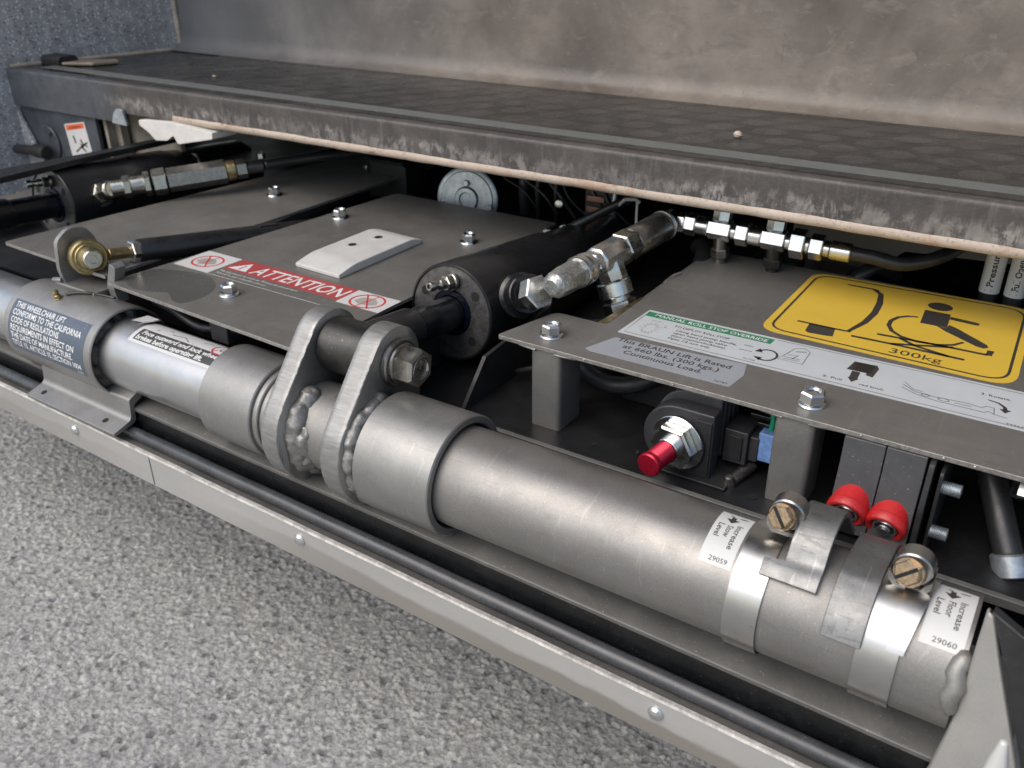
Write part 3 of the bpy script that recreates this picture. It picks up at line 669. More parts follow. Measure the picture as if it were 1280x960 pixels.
# stickers on the tube
def tsheet(Rr, x0, x1, a0, a1, mt, parent, nm, lab, nu=4, nv=24):
    sf = wrap(Rr, AY, AZ); v0, v1 = math.radians(a0)*Rr, math.radians(a1)*Rr
    return part(nm, sheet(sf, None, .12, (x0, x1, v0, v1, nu, nv)), mt, parent, label=lab, sharp=180), sf, v0, v1
st, sf, v0, v1 = tsheet(37.2, -733, -628, -14, 54, 'sticker_navy', T, 'conformity_sticker', 'navy sticker in white capitals about California code')
H = v1-v0; Pk = Print(sf, .28); ln = [('THIS WHEELCHAIR LIFT', .70), ('CONFORMS TO THE CALIFORNIA', .965), ('CODE OF REGULATIONS', .69), ('REQUIREMENTS IN EFFECT ON', .905), ('THE DATE OF MANUFACTURE.', .885), ('TITLE 13, ARTICLE 15, SECTION 1004', .985)]
for i, (t, w) in enumerate(ln):
    b = v1-H*(.155+i*.148); Pk.text(t, -729, -729+98*w, b, 5.0, .018)
Pk.text('34000', -640, -632, v0+H*.025, 1.6, 0)
Pk.put('lettering', 'ink_white', st)
st, sf, v0, v1 = tsheet(29.0, -594, -470, 55, 112, 'sticker_white', T, 'brake_sticker', 'white and black sticker, Face outward and lock wheelchair brakes')
Pk = Print(sf, .2); b0 = math.radians(60)*29; b1 = math.radians(84)*29
Pk.m.add([], []); nn = 10
for i in range(nn): Pk.poly([(-590, b0+(b1-b0)*i/nn), (-470, b0+(b1-b0)*i/nn), (-470, b0+(b1-b0)*(i+1)/nn), (-590, b0+(b1-b0)*(i+1)/nn)])
Pk.line([(-578, b1+3), (-566, b1+9), (-560, b1+4), (-548, b1+6), (-540, b1+2)], .8).line([(-535, b1+1), (-528, b1+8), (-520, b1+10)], .6).arc((-506, b1+6), 2, 2, 0, 360, .8)
Pk.put('black_panel', 'sticker_dark', st)
Print(sf, .32).text('Face outward and lock wheelchairs', -586, -482, b0+6.6, 4.3, .03, slant=.1).text('brakes before operating lift.', -588, -512, b0+1.1, 4.3, .03, slant=.1).put('lettering', 'ink_white', st)
Print(sf, .3).arc((-506, b1+6), 9, 7, 0, 360, 1.2).line([(-513, b1+2), (-499, b1+10)], 1.0).put('red_ring', 'ink_red', st)
m = M(); m.add([(-612, 374, -30.4), (-594, 374, -28.4), (-592, 386, -29.8), (-610, 388, -31)], [(0, 1, 2, 3)]); m.add([(-600, 370, -30.0), (-594, 374, -27.6), (-586, 384, -28.2)], [(0, 1, 2)]); part('torn_sticker', m, 'sticker_white', T, label='crumpled torn scrap of white sticker beside the sleeve')
for (x0, x1, word, num, lab) in ((-120.5, -103.2, 'Stow', '29059', 'white sticker, Increase Stow Level 29059'), (-15.2, 3.2, 'Floor', '29060', 'white sticker, Increase Floor Level 29060')):
    st, sf, v0, v1 = tsheet(32.3, x0, x1, 42, 107, 'sticker_white', T, 'level_sticker', lab)
    Pk = Print(sf, .24); w = x1-x0; xm = x0+w*.44
    def TR(t, u, vs, h, L): Pk.text(t, vs, vs-L, u, h, .008, rot=1)
    TR('Increase', x0+w*.66, v1-10.6, 3.2, 16.0); TR(word, x0+w*.40, v1-12.2, 3.2, 8.2 if word == 'Stow' else 9.2); TR('Level', x0+w*.13, v1-12.2, 3.2, 9.2)
    Pk.text(num, x0+w*.28, x0+w*.84, v0+2.0, 2.6, .005)
    Pk.poly([(xm+1.2, v1-4.2), (xm+1.2, v1-6.6), (xm+3.6, v1-6.6), (xm, v1-10.2), (xm-3.6, v1-6.6), (xm-1.2, v1-6.6), (xm-1.2, v1-4.2)])
    Pk.line([(x0+w*.30, v1-3.2), (x0+w*.42, v1-3.6)], .7).line([(x0+w*.6, v1-3.6), (x0+w*.82, v1-3.0)], .7)
    Pk.put('lettering', 'ink_black', st)

# hose clamps
def clamp(x0, x1, sx, sy, sz, lab, rot, tail):
    T = thing('hose_clamp', lab, 'hose clamp', ((x0+x1)/2, AY, AZ+33), 'worm drive hose clamps on the big tube')
    m = M(); R_ = 33.1; n_ = 96
    for i in range(n_):
        a = 2*math.pi*i/n_
        for (x, r) in ((x0, R_), (x0, R_+.7), (x1, R_+.7), (x1, R_)): m.v.append((x+(AZ+0-0)*0, AY+r*math.cos(a), AZ+r*math.sin(a)))
    for i in range(n_):
        j = (i+1) % n_
        for k in range(4): kk = (k+1) % 4; m.f.append((i*4+k, i*4+kk, j*4+kk, j*4+k)); m.m.append(0)
    part('band', m, 'clamp_band', T, sharp=40)
    # tail of the band
    if tail:
        m = M(); n_ = 20
        for i in range(n_+1):
            a = math.radians(105-78*i/n_); x = x1+ (1.0+2.8*(i/n_)*0)
            r = R_+1.5-(.0); xa = x1-2+6*(1-i/n_); xb = x1+6.0*(1-i/n_)+.6
            for (xx, r2) in ((x1-6, r), (xb+1.0, r), (xb+1.0, r+.6), (x1-6, r+.6)): m.v.append((xx, AY-r2*math.cos(a), AZ+r2*math.sin(a)))
        for i in range(n_):
            for k in range(4): kk = (k+1) % 4; m.f.append((i*4+k, i*4+kk, (i+1)*4+kk, (i+1)*4+k)); m.m.append(0)
        part('band_tail', m, 'clamp_band', T, sharp=40)
    # saddle + housing + screw
    m = M(); W_ = x1-x0+7
    xm = sx; W_ = x1-x0-1
    m.prism(rnd([(xm-W_/2-1, sz-6.5), (xm-W_/2-1, sz-2), (xm-W_/2+2, sz-5.5), (xm-5, sz-8.2), (xm+5, sz-8.2), (xm+W_/2-2, sz-5.5), (xm+W_/2+1, sz-2), (xm+W_/2+1, sz-6.5), (xm+6, sz-10.5), (xm-6, sz-10.5)], .8), XZ, sy-7, sy+7)
    part('saddle', m, 'clamp_dark', T, bevel=.3)
    m = M(); m.rev([(0, 5.6), (0, 8.2), (.8, 8.8), (9, 8.8), (10, 8), (10, 0)], (sx, sy-5, sz), (0, 1, .04), 32); part('housing', m, 'clamp_band', T)
    d = Vector((-.15, -.93, .36)).normalized(); o_ = Vector((sx, sy-5, sz+.4))
    m = M(); m.rev([(0, 0), (0, 6.2), (3.0, 7.2), (6.0, 7.2), (6.6, 6.7), (6.6, 0)], o_, d, 32); m.hex(o_, d, 11.0, 3.6, .5, ph=rot, t0=6.2)
    sc_ = part('screw', m, 'bronze_screw', T)
    up = Vector((0, 0, 1)); a = up.cross(d).normalized(); b = d.cross(a); c = o_+d*9.9
    t = a*math.cos(rot)+b*math.sin(rot); s_ = d.cross(t); m = M()
    q = [c+t*5.6+s_*.9, c-t*5.6+s_*.9, c-t*5.6-s_*.9, c+t*5.6-s_*.9]; m.add(q, [(0, 1, 2, 3)]); part('slot', m, 'void_black', sc_)
    return T
clamp(-101.5, -84.5, -86, 378, -12.5, 'hose clamp beside the Stow Level sticker with a steep slot in its bronze screw', 2.3, False)
clamp(-38.5, -20.5, -25.5, 374, -17, 'hose clamp beside the Floor Level sticker with a nearly level screw slot and stamped band', .77, True)

# bent strap tabs
def strap(x0, x1, path, th, nm_lab, foot=None):
    P = smooth_path([(0, y, z) for y, z in path], 5); L = []; Rr = []
    for i, p in enumerate(P):
        t = (P[min(i+1, len(P)-1)]-P[max(0, i-1)]).normalized(); nn = Vector((0, -t.z, t.y)); L.append(p+nn*th/2); Rr.append(p-nn*th/2)
    m = M(); n_ = len(P)
    for i in range(n_):
        xa, xb = (x0, x1) if foot is None else foot(i/(n_-1), x0, x1)
        for (x, q) in ((xa, L[i]), (xb, L[i]), (xb, Rr[i]), (xa, Rr[i])): m.v.append((x, q.y, q.z))
    for i in range(n_-1):
        for k in range(4): kk = (k+1) % 4; m.f.append((i*4+k, i*4+kk, (i+1)*4+kk, (i+1)*4+k)); m.m.append(0)
    m.f.append((0, 1, 2, 3)); m.f.append(tuple((n_-1)*4+k for k in range(4))); m.m += [0, 0]
    return part('striker_strap', m, 'strap_steel', label=nm_lab, cat='metal strap', base=((x0+x1)/2, AY, AZ+32), group='bent striker straps on the big tube', bevel=.5, sharp=45)
def onr(a, r): a = math.radians(a); return (AY-r*math.cos(a), AZ+r*math.sin(a))
strap(-80, -61.5, [onr(48, 34.2), onr(58, 34.6), (361, -27), (366, -20), (373, -14.5), (382, -12), (393, -14.5), (404, -23), (416, -36), (428, -48)], 3.2, 'bent strap beside the left clamp, hooked over towards the left red cap',
      foot=lambda t, a, b: ((a-9.5, b) if t < .16 else (a, b)))
strap(-55, -36.5, [onr(20, 34.4), onr(35, 34.4), onr(50, 34.4), onr(65, 34.6), onr(80, 35), (384, -27), (396, -29), (408, -34), (420, -43), (432, -53)], 3.0, 'flatter bent strap lying along the tube beside the right clamp, reaching the right red cap')

# =================================================================== COVER PLATES
def bolt(parent, x, y, z, ph=0, af=11, lab=None):
    m = M(); m.rev([(0, 0), (0, 8.2), (.6, 8.6), (1.6, 8.0), (2.4, 6.4)], (x, y, z), (.02, -.03, 1), 32)
    m.rev([(2.0, 6.3), (2.4, af/math.sqrt(3)), (7.6, af/math.sqrt(3)), (8.6, af/math.sqrt(3)-1.1)], (x, y, z), (.02, -.03, 1), 6, ph)
    m.rev([(8.6, 5.0), (8.3, 4.3), (7.2, 3.6), (7.0, 0)], (x, y, z), (.02, -.03, 1), 24); m.rev([(8.6, af/math.sqrt(3)-1.1), (8.75, 5.0), (8.6, 4.9)], (x, y, z), (.02, -.03, 1), 6, ph)
    return part('bolt', m, 'zinc', parent, sharp=30)
RP = thing('control_cover_plate', 'grey steel cover plate on the right with the yellow wheelchair sticker', 'cover plate', (-130, 452, -62))
m = M(); poly = rnd([(-313, 452), (330, 449), (330, 690), (-252, 691), (-257, 672), (-258, 600), (-258, 507), (-299, 507)], [3, 0, 0, 4, 3, 0, 4, 6])
m.prism(poly, XY, -3, 0, 0, 1); part('plate', m, ['plate_paint', 'cut_edge'], RP, bevel=.35)
for (x, y, r) in ((-245, 452.0, .8), (-183, 451.2, .6), (-72, 451, .7), (-48, 450.9, .5), (-30, 450.6, .9), (-15, 450.4, .9)):
    m = M(); m.rev([(0, 0), (.2, r), (.9, r*.8), (1.3, 0)], (x, y, -1.2), (0, -1, .3), 8); part('cut_burr', m, 'cut_edge', RP)
def leg(x0, x1):
    m = M(); m.prism(rnd([(x0, 453.6), (x1, 453.6), (x1, 482), (x1-3, 482), (x1-3, 457), (x0+3, 457), (x0+3, 466), (x0, 466)], [2.5, 4, .5, .5, 2, 1, .5, .5]), XY, -62, -3)
    part('bracket_leg', m, 'leg_paint', RP, bevel=.3)
    m = M(); m.tube([(x0-2, 454, -3.6), (x0+4, 453.2, -4), (x0-9, 453.6, -3.2)], 1.2, 8); m.tube([(x1-4, 453.4, -4), (x1+3, 453.6, -3.8), (x1+12, 453.8, -3.2)], 1.3, 8)
    part('weld_bead', m, 'cut_edge', RP)
leg(-286.5, -264); leg(-120, -97)
bolt(RP, -281, 471, 0, .3, 12); bolt(RP, -105, 470, 0, .15, 13)
# hooked lip of the notch
m = M(); m.tube([(-259, 604, -1), (-257.5, 616, .8), (-255, 624, 1.0)], 1.3, 8); m.tube([(-259.5, 520, -2), (-259.5, 604, -2)], 1.0, 8); part('notch_lip', m, 'cut_edge', RP)
m = M(); m.prism([(-266, 506), (-258.5, 506), (-258.5, 566), (-261, 566)], XY, -2.2, -.5); part('brass_shim', m, 'brass', RP, bevel=.3)
# yellow sticker
ys = part('safety_sticker', sheet(flat(0), rnd([(-167.5, 556), (-9, 554), (-13, 691), (-167, 685)], [14, 18, 18, 14], 8), .15), 'sticker_yellow', RP, label='yellow sticker with bus, wheelchair user and 300kg')
Pk = Print(flat(.15), .1); P_ = rnd([(-162, 561), (-14.5, 559), (-18, 686), (-162.5, 680.5)], [13, 16, 16, 13], 8)
Pk.line(P_, 1.7, True)
Pk.line([(-138, 671), (-120, 671.6), (-114.5, 670)], 2.4).line([(-119, 672), (-112, 664), (-108.5, 645), (-107.3, 625), (-109, 605), (-114.5, 584)], [2.6, 3.8, 4.6, 4.6, 4.2, 2.6])
Pk.line([(-149, 583), (-122, 583), (-113, 583.5)], 2.4).poly([(-140.5, 583), (-123, 583), (-121, 569.5), (-125, 568.3), (-137, 567.2), (-139.5, 569.5)])
Pk.disc((-70.5, 662), 8.3, 7.8).poly([(-78.5, 650.5), (-61.5, 650.8), (-59.6, 625), (-76.8, 624.4)])
Pk.line([(-60.8, 644), (-44, 642.5), (-42, 642.4)], [5.4, 5.0, 3.4])
Pk.poly([(-59.4, 631), (-54, 628), (-32.5, 609.5), (-31.0, 605.5), (-33.5, 602.6), (-38, 603.6), (-59.6, 618.5), (-66, 624.4), (-59.6, 624.6)])
Pk.line([(-80, 634), (-86, 632), (-91.5, 626.5), (-94.4, 618), (-94, 609), (-90, 600), (-83, 594), (-72, 591), (-60, 592.4), (-51, 598), (-46, 606)], [2.2, 2.6, 2.8, 3, 3, 3, 2.8, 2.8, 3, 2.6, 2])
Pk.line([(-97, 589.6), (-60, 592.6), (-30, 593.4)], 2.9).poly([(-31, 593), (-27.4, 593), (-27.0, 601.5), (-31, 601)])
Pk.line([(-111, 577.4), (-82, 578.4), (-41, 578.0)], 2.9).line([(-82.5, 590.5), (-72, 583.5), (-50, 578)], 2.8).line([(-86, 578.4), (-74, 583.5), (-50, 594)], 2.8)
Pk.text('300kg', -84, -52.5, 564.5, 8.0, .0)
Pk.put('pictogram', 'ink_black', ys)
# override instruction sticker
ws = part('instruction_sticker', sheet(flat(0), rnd([(-246, 499.5), (16, 500.5), (16, 551), (-136, 547), (-244, 546)], 1), .15), 'sticker_grey', RP, label='long pale instruction sticker with a green heading')
g_ = part('green_heading', sheet(flat(.15), [(-242.8, 535), (-152, 535.5), (-151.5, 544), (-242.8, 543)], .05), 'sticker_green', ws)
Print(flat(.2), .08).text('MANUAL ROLL STOP OVERRIDE', -236, -155, 537.2, 4.4, .01).put('heading_text', 'ink_white', ws)
Pk = Print(flat(.15), .1)
Pk.line([(-150, 544.2), (-136, 544.6), (12, 547.8), (12, 503.4), (-242.6, 502.6), (-242.8, 535)], .45)
Pk.text('TO DEPLOY ROLL STOP:', -217, -177, 527.2, 3.2, .005).text('1.', -222, -220, 522.5, 2.6)
Pk.text('Using hand pump handle,', -213, -170, 521.4, 3.0, .006).text('open hand pump valve', -213, -175, 516.8, 3.0, .006).text('(turn counterclockwise).', -212.5, -174, 512.2, 3.0, .006).text('Open 1/2 turn only.', -213, -183, 507.6, 3.0, .006)
Pk.arc((-148.6, 518), 6.6, 8.2, 150, -120, 1.5).poly([(-157, 520), (-151.6, 520.5), (-155, 525.5)]).poly([(-155.5, 512.5), (-150.5, 508.4), (-149.5, 513.4)])
Pk.line([(-167, 517.6), (-158, 518)], .5).line([(-136.2, 537), (-131, 541), (-126, 537), (-125, 517), (-141, 517), (-138, 528), (-136.2, 537)], .4).line([(-134, 533), (-128, 536)], .8).line([(-137, 526), (-131, 528), (-133, 521)], .6).line([(-138.5, 522), (-128, 522.5)], .4).line([(-138.5, 519.5), (-128, 520)], .4)
Pk.text('OPEN', -166, -160, 524.5, 1.6).text('CLOSE', -160, -152, 505.5, 1.6)
Pk.poly([(-98.5, 539), (-85, 540), (-83, 536), (-83.6, 522), (-88, 523), (-88, 526), (-100, 525.5)])
Pk.poly([(-96.5, 525), (-91.5, 525), (-91, 515.5), (-90, 515.5), (-93, 509.2), (-96.6, 515.0), (-95.8, 515.5)])
Pk.text('2. Pull', -110, -98.5, 507.8, 2.6, .006).text('red knob.', -88, -73.5, 507.8, 2.6, .006).text('3. Rotate.', -25, -9, 534.0, 2.8, .006)
Pk.line([(-20.5, 529), (-14.5, 527.5), (-11, 524), (-10.2, 520.5)], [.9, 1.4, 2.0, 2.4]).poly([(-13.4, 520.8), (-7.2, 521.4), (-10.0, 516.4)])
Pk.line([(-66, 523), (-58, 517), (-48, 516), (-30, 518), (-22, 516.8), (-20, 520), (-16, 520), (-15, 512), (-8, 511)], .45).line([(-66, 519), (-57, 514), (-46, 511.5), (-20, 511.5), (-18, 514), (-15, 512)], .45).line([(-66, 527), (-60, 520), (-54, 519)], .35)
Pk.arc((-52, 515.5), 2.2, 1.6, 0, 360, .4).arc((-42, 515.0), 3, 1.6, 0, 360, .4).line([(-36, 514.5), (-27, 515)], .4).text('34467', -8, 1, 503.8, 1.8)
Pk.put('instructions', 'ink_black', ws)
Pk = Print(flat(.15), .1)
for k in range(14):
    a = 2*math.pi*k/14; c0 = (-230+5.4*math.cos(a), 516.5+8.5*math.sin(a)); Pk.arc(c0, 1.5+.6*math.sin(k*2), 1.5, 30*k, 30*k+220, .45, 6)
Pk.text('VALVE', -235, -228, 529, 1.8)
for i in range(5): Pk.line([(-97.5+i*.4, 537-i*2.4), (-86, 537.4-i*2.4)], .9)
Pk.put('fine_drawing', 'ink_soft', ws)
ss = part('rating_sticker', sheet(flat(0), rnd([(-252, 465), (-243, 491), (-154.5, 498.5), (-150.5, 483), (-152.5, 464), (-247, 463)], [1, 1, 1, 0, 1, 1]), .15), 'sticker_silver', RP, label='silver rating sticker, lift rated at 660 lbs')
Print(flat(.15), .1).text('This BRAUN Lift is Rated', -240, -161, 486.6, 5.4, .008).text('at 660 lbs. (300 kgs.)', -232, -166, 478.9, 5.4, .008).text('Continuous Load.', -228, -174, 471.2, 5.4, .008).text('32787', -163.5, -155, 466.0, 2.0).put('lettering', 'ink_black', ss)

# centre plate
z = -12
CP = thing('pump_cover_plate', 'grey steel cover plate in the middle with the red ATTENTION sticker', 'cover plate', (-540, 380, -40))
m = M(); m.prism(rnd([(-657, 388), (-425, 378), (-425, 545), (-425, 720), (-627, 720)], [2, 3, 0, 3, 6]), XY, z-3, z, 0, 1); part('plate', m, ['plate_paint', 'cut_edge'], CP, bevel=.3)
bolt(CP, -550, 424, z, .2, 11); bolt(CP, -617, 622, z, .5, 11); bolt(CP, -464, 628, z, .1, 11)
pd = M(); pd.prism(rnd([(496, 0), (496, 3.6), (516, 7.5), (592, 7.5), (604, 3.8), (604, 0)], [0, 1, 6, 6, 1, 0]), YZ, -552, -499)
pd.xform(lambda v: (v[0]+(v[1]-550)*.0, v[1]-(v[0]+525)*.05, v[2]+z)); pad = part('slide_pad', pd, 'nylon_white', CP, bevel=1.0, label='white nylon slide pad with two countersunk holes')
for (x, y) in ((-535, 549), (-529, 577)):
    m = M(); m.rev([(0, 6.6), (.15, 6.4), (.18, 5.4), (.05, 3.6)], (x, y, z+7.5), (0, 0, 1), 28, mi=0); m.rev([(.16, 3.9), (.16, 0)], (x+.6, y+1.2, z+7.5), (0, 0, 1), 20, mi=1); part('screw_hole', m, ['nylon_white', 'void_black'], pad)
at = part('attention_sticker', sheet(flat(z), [(-647.5, 444.5), (-425, 457.5), (-425, 485), (-647, 485), (-647.5, 460)], .14), 'plate_paint', CP, label='red ATTENTION sticker between two no-stepping signs')
part('red_band', sheet(flat(z+.14), [(-602, 461.5), (-468.5, 460.5), (-468.5, 485), (-602, 485)], .06), 'sticker_red', at)
for (u0, u1, nm) in ((-647.5, -604, 0), (-468.5, -425, 1)): part('sign_field', sheet(flat(z+.14), [(u0, 446 if not nm else 457.5), (u1, 446 if not nm else 457.5), (u1, 485), (u0, 485)], .06), 'sticker_white', at)
Pk = Print(flat(z+.2), .1).text('ATTENTION', -574, -473, 464.5, 16.5, .012, slant=.12)
Pk.poly([(-599, 464.5), (-577.5, 464.5), (-586, 481.5)]); Pk.put('heading_text', 'ink_white', at)
Pk = Print(flat(z+.3), .1).line([(-588, 466.3), (-587, 475)], 1.6); Pk.put('exclamation', 'sticker_red', at)
Pk = Print(flat(z+.16), .1).text('Ne placez pas la main ici. Risque de pincement.', -599, -508, 455.6, 3.0, .0).text('Maintenir les mains et les pieds a distance', -599, -540, 450.6, 3.0, .0).line([(-604, 446), (-470, 446)], .5)
Pk.put('fine_print', 'ink_white', at)
for cx, cy in ((-626, 465.5), (-447, 470.5)):
    Print(flat(z+.2), .12).arc((cx, cy), 14.5, 12.5, 0, 360, 1.8, 32).line([(cx-8, cy+10), (cx+8, cy-10)], 1.4).line([(cx+2, cy+12), (cx-2, cy-12)], 1.0).put('prohibition_ring', 'ink_red', at)
    Print(flat(z+.2), .06).poly([(cx-11, cy-3), (cx-8, cy+5), (cx+2, cy+7), (cx+8, cy+3), (cx+11, cy-2), (cx+6, cy-6), (cx-4, cy-7)]).put('hand_symbol', 'ink_soft', at)
m = M(); m.prism([tuple(p)[:2] for p in smooth_path([(x, y, 0) for x, y in ((-646, 397), (-653, 412), (-650, 428), (-630, 437), (-607, 442), (-590, 440), (-572, 428), (-563, 411), (-566, 392), (-578, 391), (-594, 399), (-610, 393), (-628, 391), (-646, 397))], 5)[:-1]], XY, z+.02, z+.06); part('oil_stain', m, 'oil_stain', CP)

# left plate
LP = thing('left_cover_plate', 'long plain grey cover plate on the left between the cylinder and the black link rod', 'cover plate', (-770, 395, -40))
m = M(); m.prism(rnd([(-831, 400), (-700, 396), (-672, 396), (-668, 840), (-790, 840)], [4, 0, 0, 3, 3]), XY, z-3, z, 0, 1); part('plate', m, ['plate_paint', 'cut_edge'], LP, bevel=.3)
bolt(LP, -734, 645, z, .4, 10)
m = M(); m.prism(rnd([(-1010, 700), (-840, 690), (-800, 900), (-1010, 900)], 4), XY, -6, -3, 0, 1); m.prism([(-1100, 470), (-1005, 470), (-1005, 720), (-1100, 720)], XY, -46, -43)
part('rear_plate', m, ['plate_paint', 'cut_edge'], label='dim grey plate behind the left cylinder under the step', cat='cover plate', base=(-930, 800, -6))
T = thing('roller_bracket', 'small dim bracket with a washer bolt behind the left cylinder', 'bracket', (-930, 640, -5))
m = M(); m.rev([(0, 16), (5, 15), (6, 12), (6, 0)], (-985, 640, -8), (0, 0, 1), 28); m.box(-985, -900, 640, 650, -8, -3); part('bracket_body', m, 'black_satin', T); m = M(); m.hex((-965, 640, 0), (0, 0, 1), 8, 5, .5); part('bolt', m, 'zinc', T)
m = M(); m.ring((-890, 668, -2), (0, -1, .3), 8, 11, 3, 30); m.hex((-889, 664, -2), (0, -1, .3), 7, 4); part('washer', m, 'dark_steel', T)
m = M(); m.prism([(-945, 360), (-926, 462), (-912, 561), (-908, 760), (-893, 760), (-897, 540), (-892, 443), (-893, 360)], XY, 24, 30)
part('side_rail', m, 'black_paint', label='flat black rail running back along the far left edge', cat='rail', base=(-1020, 600, 0), bevel=.8)

# =================================================================== CYLINDERS
def cylinder(fx, fy, fz, rodtip, lab, po, pdir, pl):
    T = thing('hydraulic_cylinder', lab, 'hydraulic cylinder', (fx, fy, fz-38), 'black hydraulic cylinders reaching under the step')
    F = Vector((fx, fy, fz)); P = Vector(rodtip); d = (F-P).normalized()
    m = M(); m.rev([(-1, 36.5), (-1, 37.6), (0, 38.4), (1.5, 38.6), (140, 38.6), (146, 37), (250, 37), (262, 30), (264, 0)], F, d, 96, 0); m.rev([(0, 36.5), (-1, 36.5)], F, d, 96)
    part('barrel', m, 'black_paint', T, sharp=30)
    m = M(); m.rev([(0.5, 36.5), (0.2, 36), (.2, 21), (.6, 18.5), (3, 18), (3, 15)], F, d, 96); gl = part('gland', m, 'gland_metal', T, sharp=30)
    up = Vector((0, 0, 1)); a = up.cross(d).normalized(); b = d.cross(a)
    m = M()
    for an in (152, 38, -42, 222):
        c = F+a*(-28*math.cos(math.radians(an)))+b*(28*math.sin(math.radians(an))); m = M(); m.rev([(0, 3.7), (-.05, 3.7), (-.06, 0)], c, d, 20); part('pin_hole', m, 'void_black', gl)
    m = M(); m.rev([(-.4, 14), (-.4, 17.6), (1, 18.2), (2, 18.2)], F, d, 48); part('wiper_seal', m, 'rod_blue', T)
    L = (F-P).length
    m = M(); m.cyl(P, d, 13.2, L, 64, 0, t0=0); part('rod', m, 'rod_dark', T)
    m = M(); m.rev([(0, 0), (0, 15.4), (L-50, 15.4), (L-48, 14.6), (L-48, 0)], P, d, 64); part('rod_collar', m, 'black_paint', T)
    m = M(); m.cyl((P.x-19, P.y, P.z), AX, 19.5, 38, 72, 1); part('rod_boss', m, 'boss_steel', T)
    # bleed screw
    c = F+b*25-a*2; bd0 = (-d+Vector((-.25, 0, .0))).normalized(); m = M(); m.cyl(c, bd0, 6.5, 3, 24, .5); m.hex(c, bd0, 10.5, 6, .5, ph=.2, t0=3); m.rev([(9, 4.2), (12, 4.0), (14, 4.0), (15.5, 2.9), (18, 2.8), (18.8, 3.9), (23, 3.9), (24, 3.2), (24, 1.7), (20, 1.5), (20, 0)], c, bd0, 24); part('bleed_screw', m, 'zinc_warm', T)
    # port boss on the upper right flank
    pd_ = Vector(pdir).normalized(); c = F+Vector(po)
    m = M(); m.rev([(0, 17.5), (pl-17, 17.5), (pl-15, 15), (pl-1, 15), (pl, 14), (pl, 0)], c, pd_, 40); m.rev([(pl, 11), (pl+.5, 11.5), (pl+3, 11.2), (pl+3, 0)], c, pd_, 32); part('port_boss', m, 'black_gloss', T)
    return T, c+pd_*23, pd_
basic('rod_blue', (.004, .006, .016), .2, .25, .2, 60)
RC, rp, rd = cylinder(-388, 499, -18, (-388, PY, PZ), 'black hydraulic cylinder in the middle, left of the large silver tee fitting', (34, 36, 8), (.70, -.52, .40), 36)
LC, lp, ld = cylinder(-910, 499, -14, (-910, PY, PZ), 'black hydraulic cylinder at the far left edge of the picture', (14, 40, 2), (.80, -.25, .30), 24)
print('ports', rp, lp)

# right fitting chain
T = thing('flow_control_fitting', 'silver elbow, tee and long valve fitting on the middle cylinder', 'hydraulic fitting', (-300, 560, 10))
A0 = Vector((-294, 493, 25)); ya = Vector((.08, 1, .03)).normalized()
e0 = Vector((-302, 492, 18))
m = M(); m.hex(e0-Vector((12, -6, 5)), Vector((.75, -.25, .45)), 22, 11, .8, .2); part('hex_nut', m, 'zinc', T)
m = M(); m.rev([(0, 0), (0, 6), (4, 9.6), (14, 10.6), (30, 10.6), (33, 9.5), (33, 0)], A0-ya*2, ya, 8, .3); part('elbow_body', m, 'zinc_forged', T, sharp=25) if False else None
basic('zinc_forged', (.60, .60, .56), .9, .42, .35, 500, .45, 700, .1, .5)
part('elbow_body', m, 'zinc_forged', T, bevel=.8, sharp=40)
m = M(); m.rev([(30, 8), (30, 11.2), (31, 11.8), (34, 11.8), (35, 11), (37, 11), (38, 11.6), (41, 11.6), (42, 9.2), (48, 9.2), (48, 0)], A0, ya, 40); part('collar', m, 'zinc', T)
m = M(); m.hex(A0, ya, 18, 7, .6, .5, t0=46); part('hex_nut', m, 'zinc', T)
TC = A0+ya*68
m = M(); m.rev([(-15, 0), (-15, 10.4), (-13.5, 11.8), (16, 11.8), (18, 11), (18, 0)], TC, ya, 8, .39); part('tee_body', m, 'zinc', T, bevel=.8)
dn = Vector((.42, -.06, -1)).normalized()
m = M(); m.rev([(4, 0), (4, 11.5), (17, 12), (19, 11), (19, 0)], TC, dn, 8, .39); 
part('tee_branch', m, 'zinc', T, bevel=.8)
m = M(); m.rev([(18, 12), (19, 13), (29, 13), (30, 12), (30, 9.5), (34, 9.5), (34, 0)], TC, dn, 40); part('collar', m, 'zinc', T)
m = M(); m.hex(TC, dn, 22, 12, 1, .2, t0=33.5); part('hex_nut', m, 'zinc', T)
m = M(); m.cyl(TC, dn, 9.5, 8, 24, 1, t0=45); part('brass_stub', m, 'brass', T)
m = M(); m.hex(TC, ya, 22, 17, 1.0, .3, t0=18); part('hex_nut', m, 'zinc_warm', T)
m = M(); m.rev([(34, 0), (34, 11.4), (35, 12), (86, 12), (87, 11.4), (88.5, 11.4), (89.5, 10.6), (90, 0)], TC, ya, 56); part('valve_barrel', m, 'dark_steel', T)
m = M(); m.ring(TC, ya, 10.5, 12.5, 1.6, t0=84); m.ring(TC, ya, 10.5, 12.4, .8, t0=82); part('snap_ring', m, 'zinc', T)
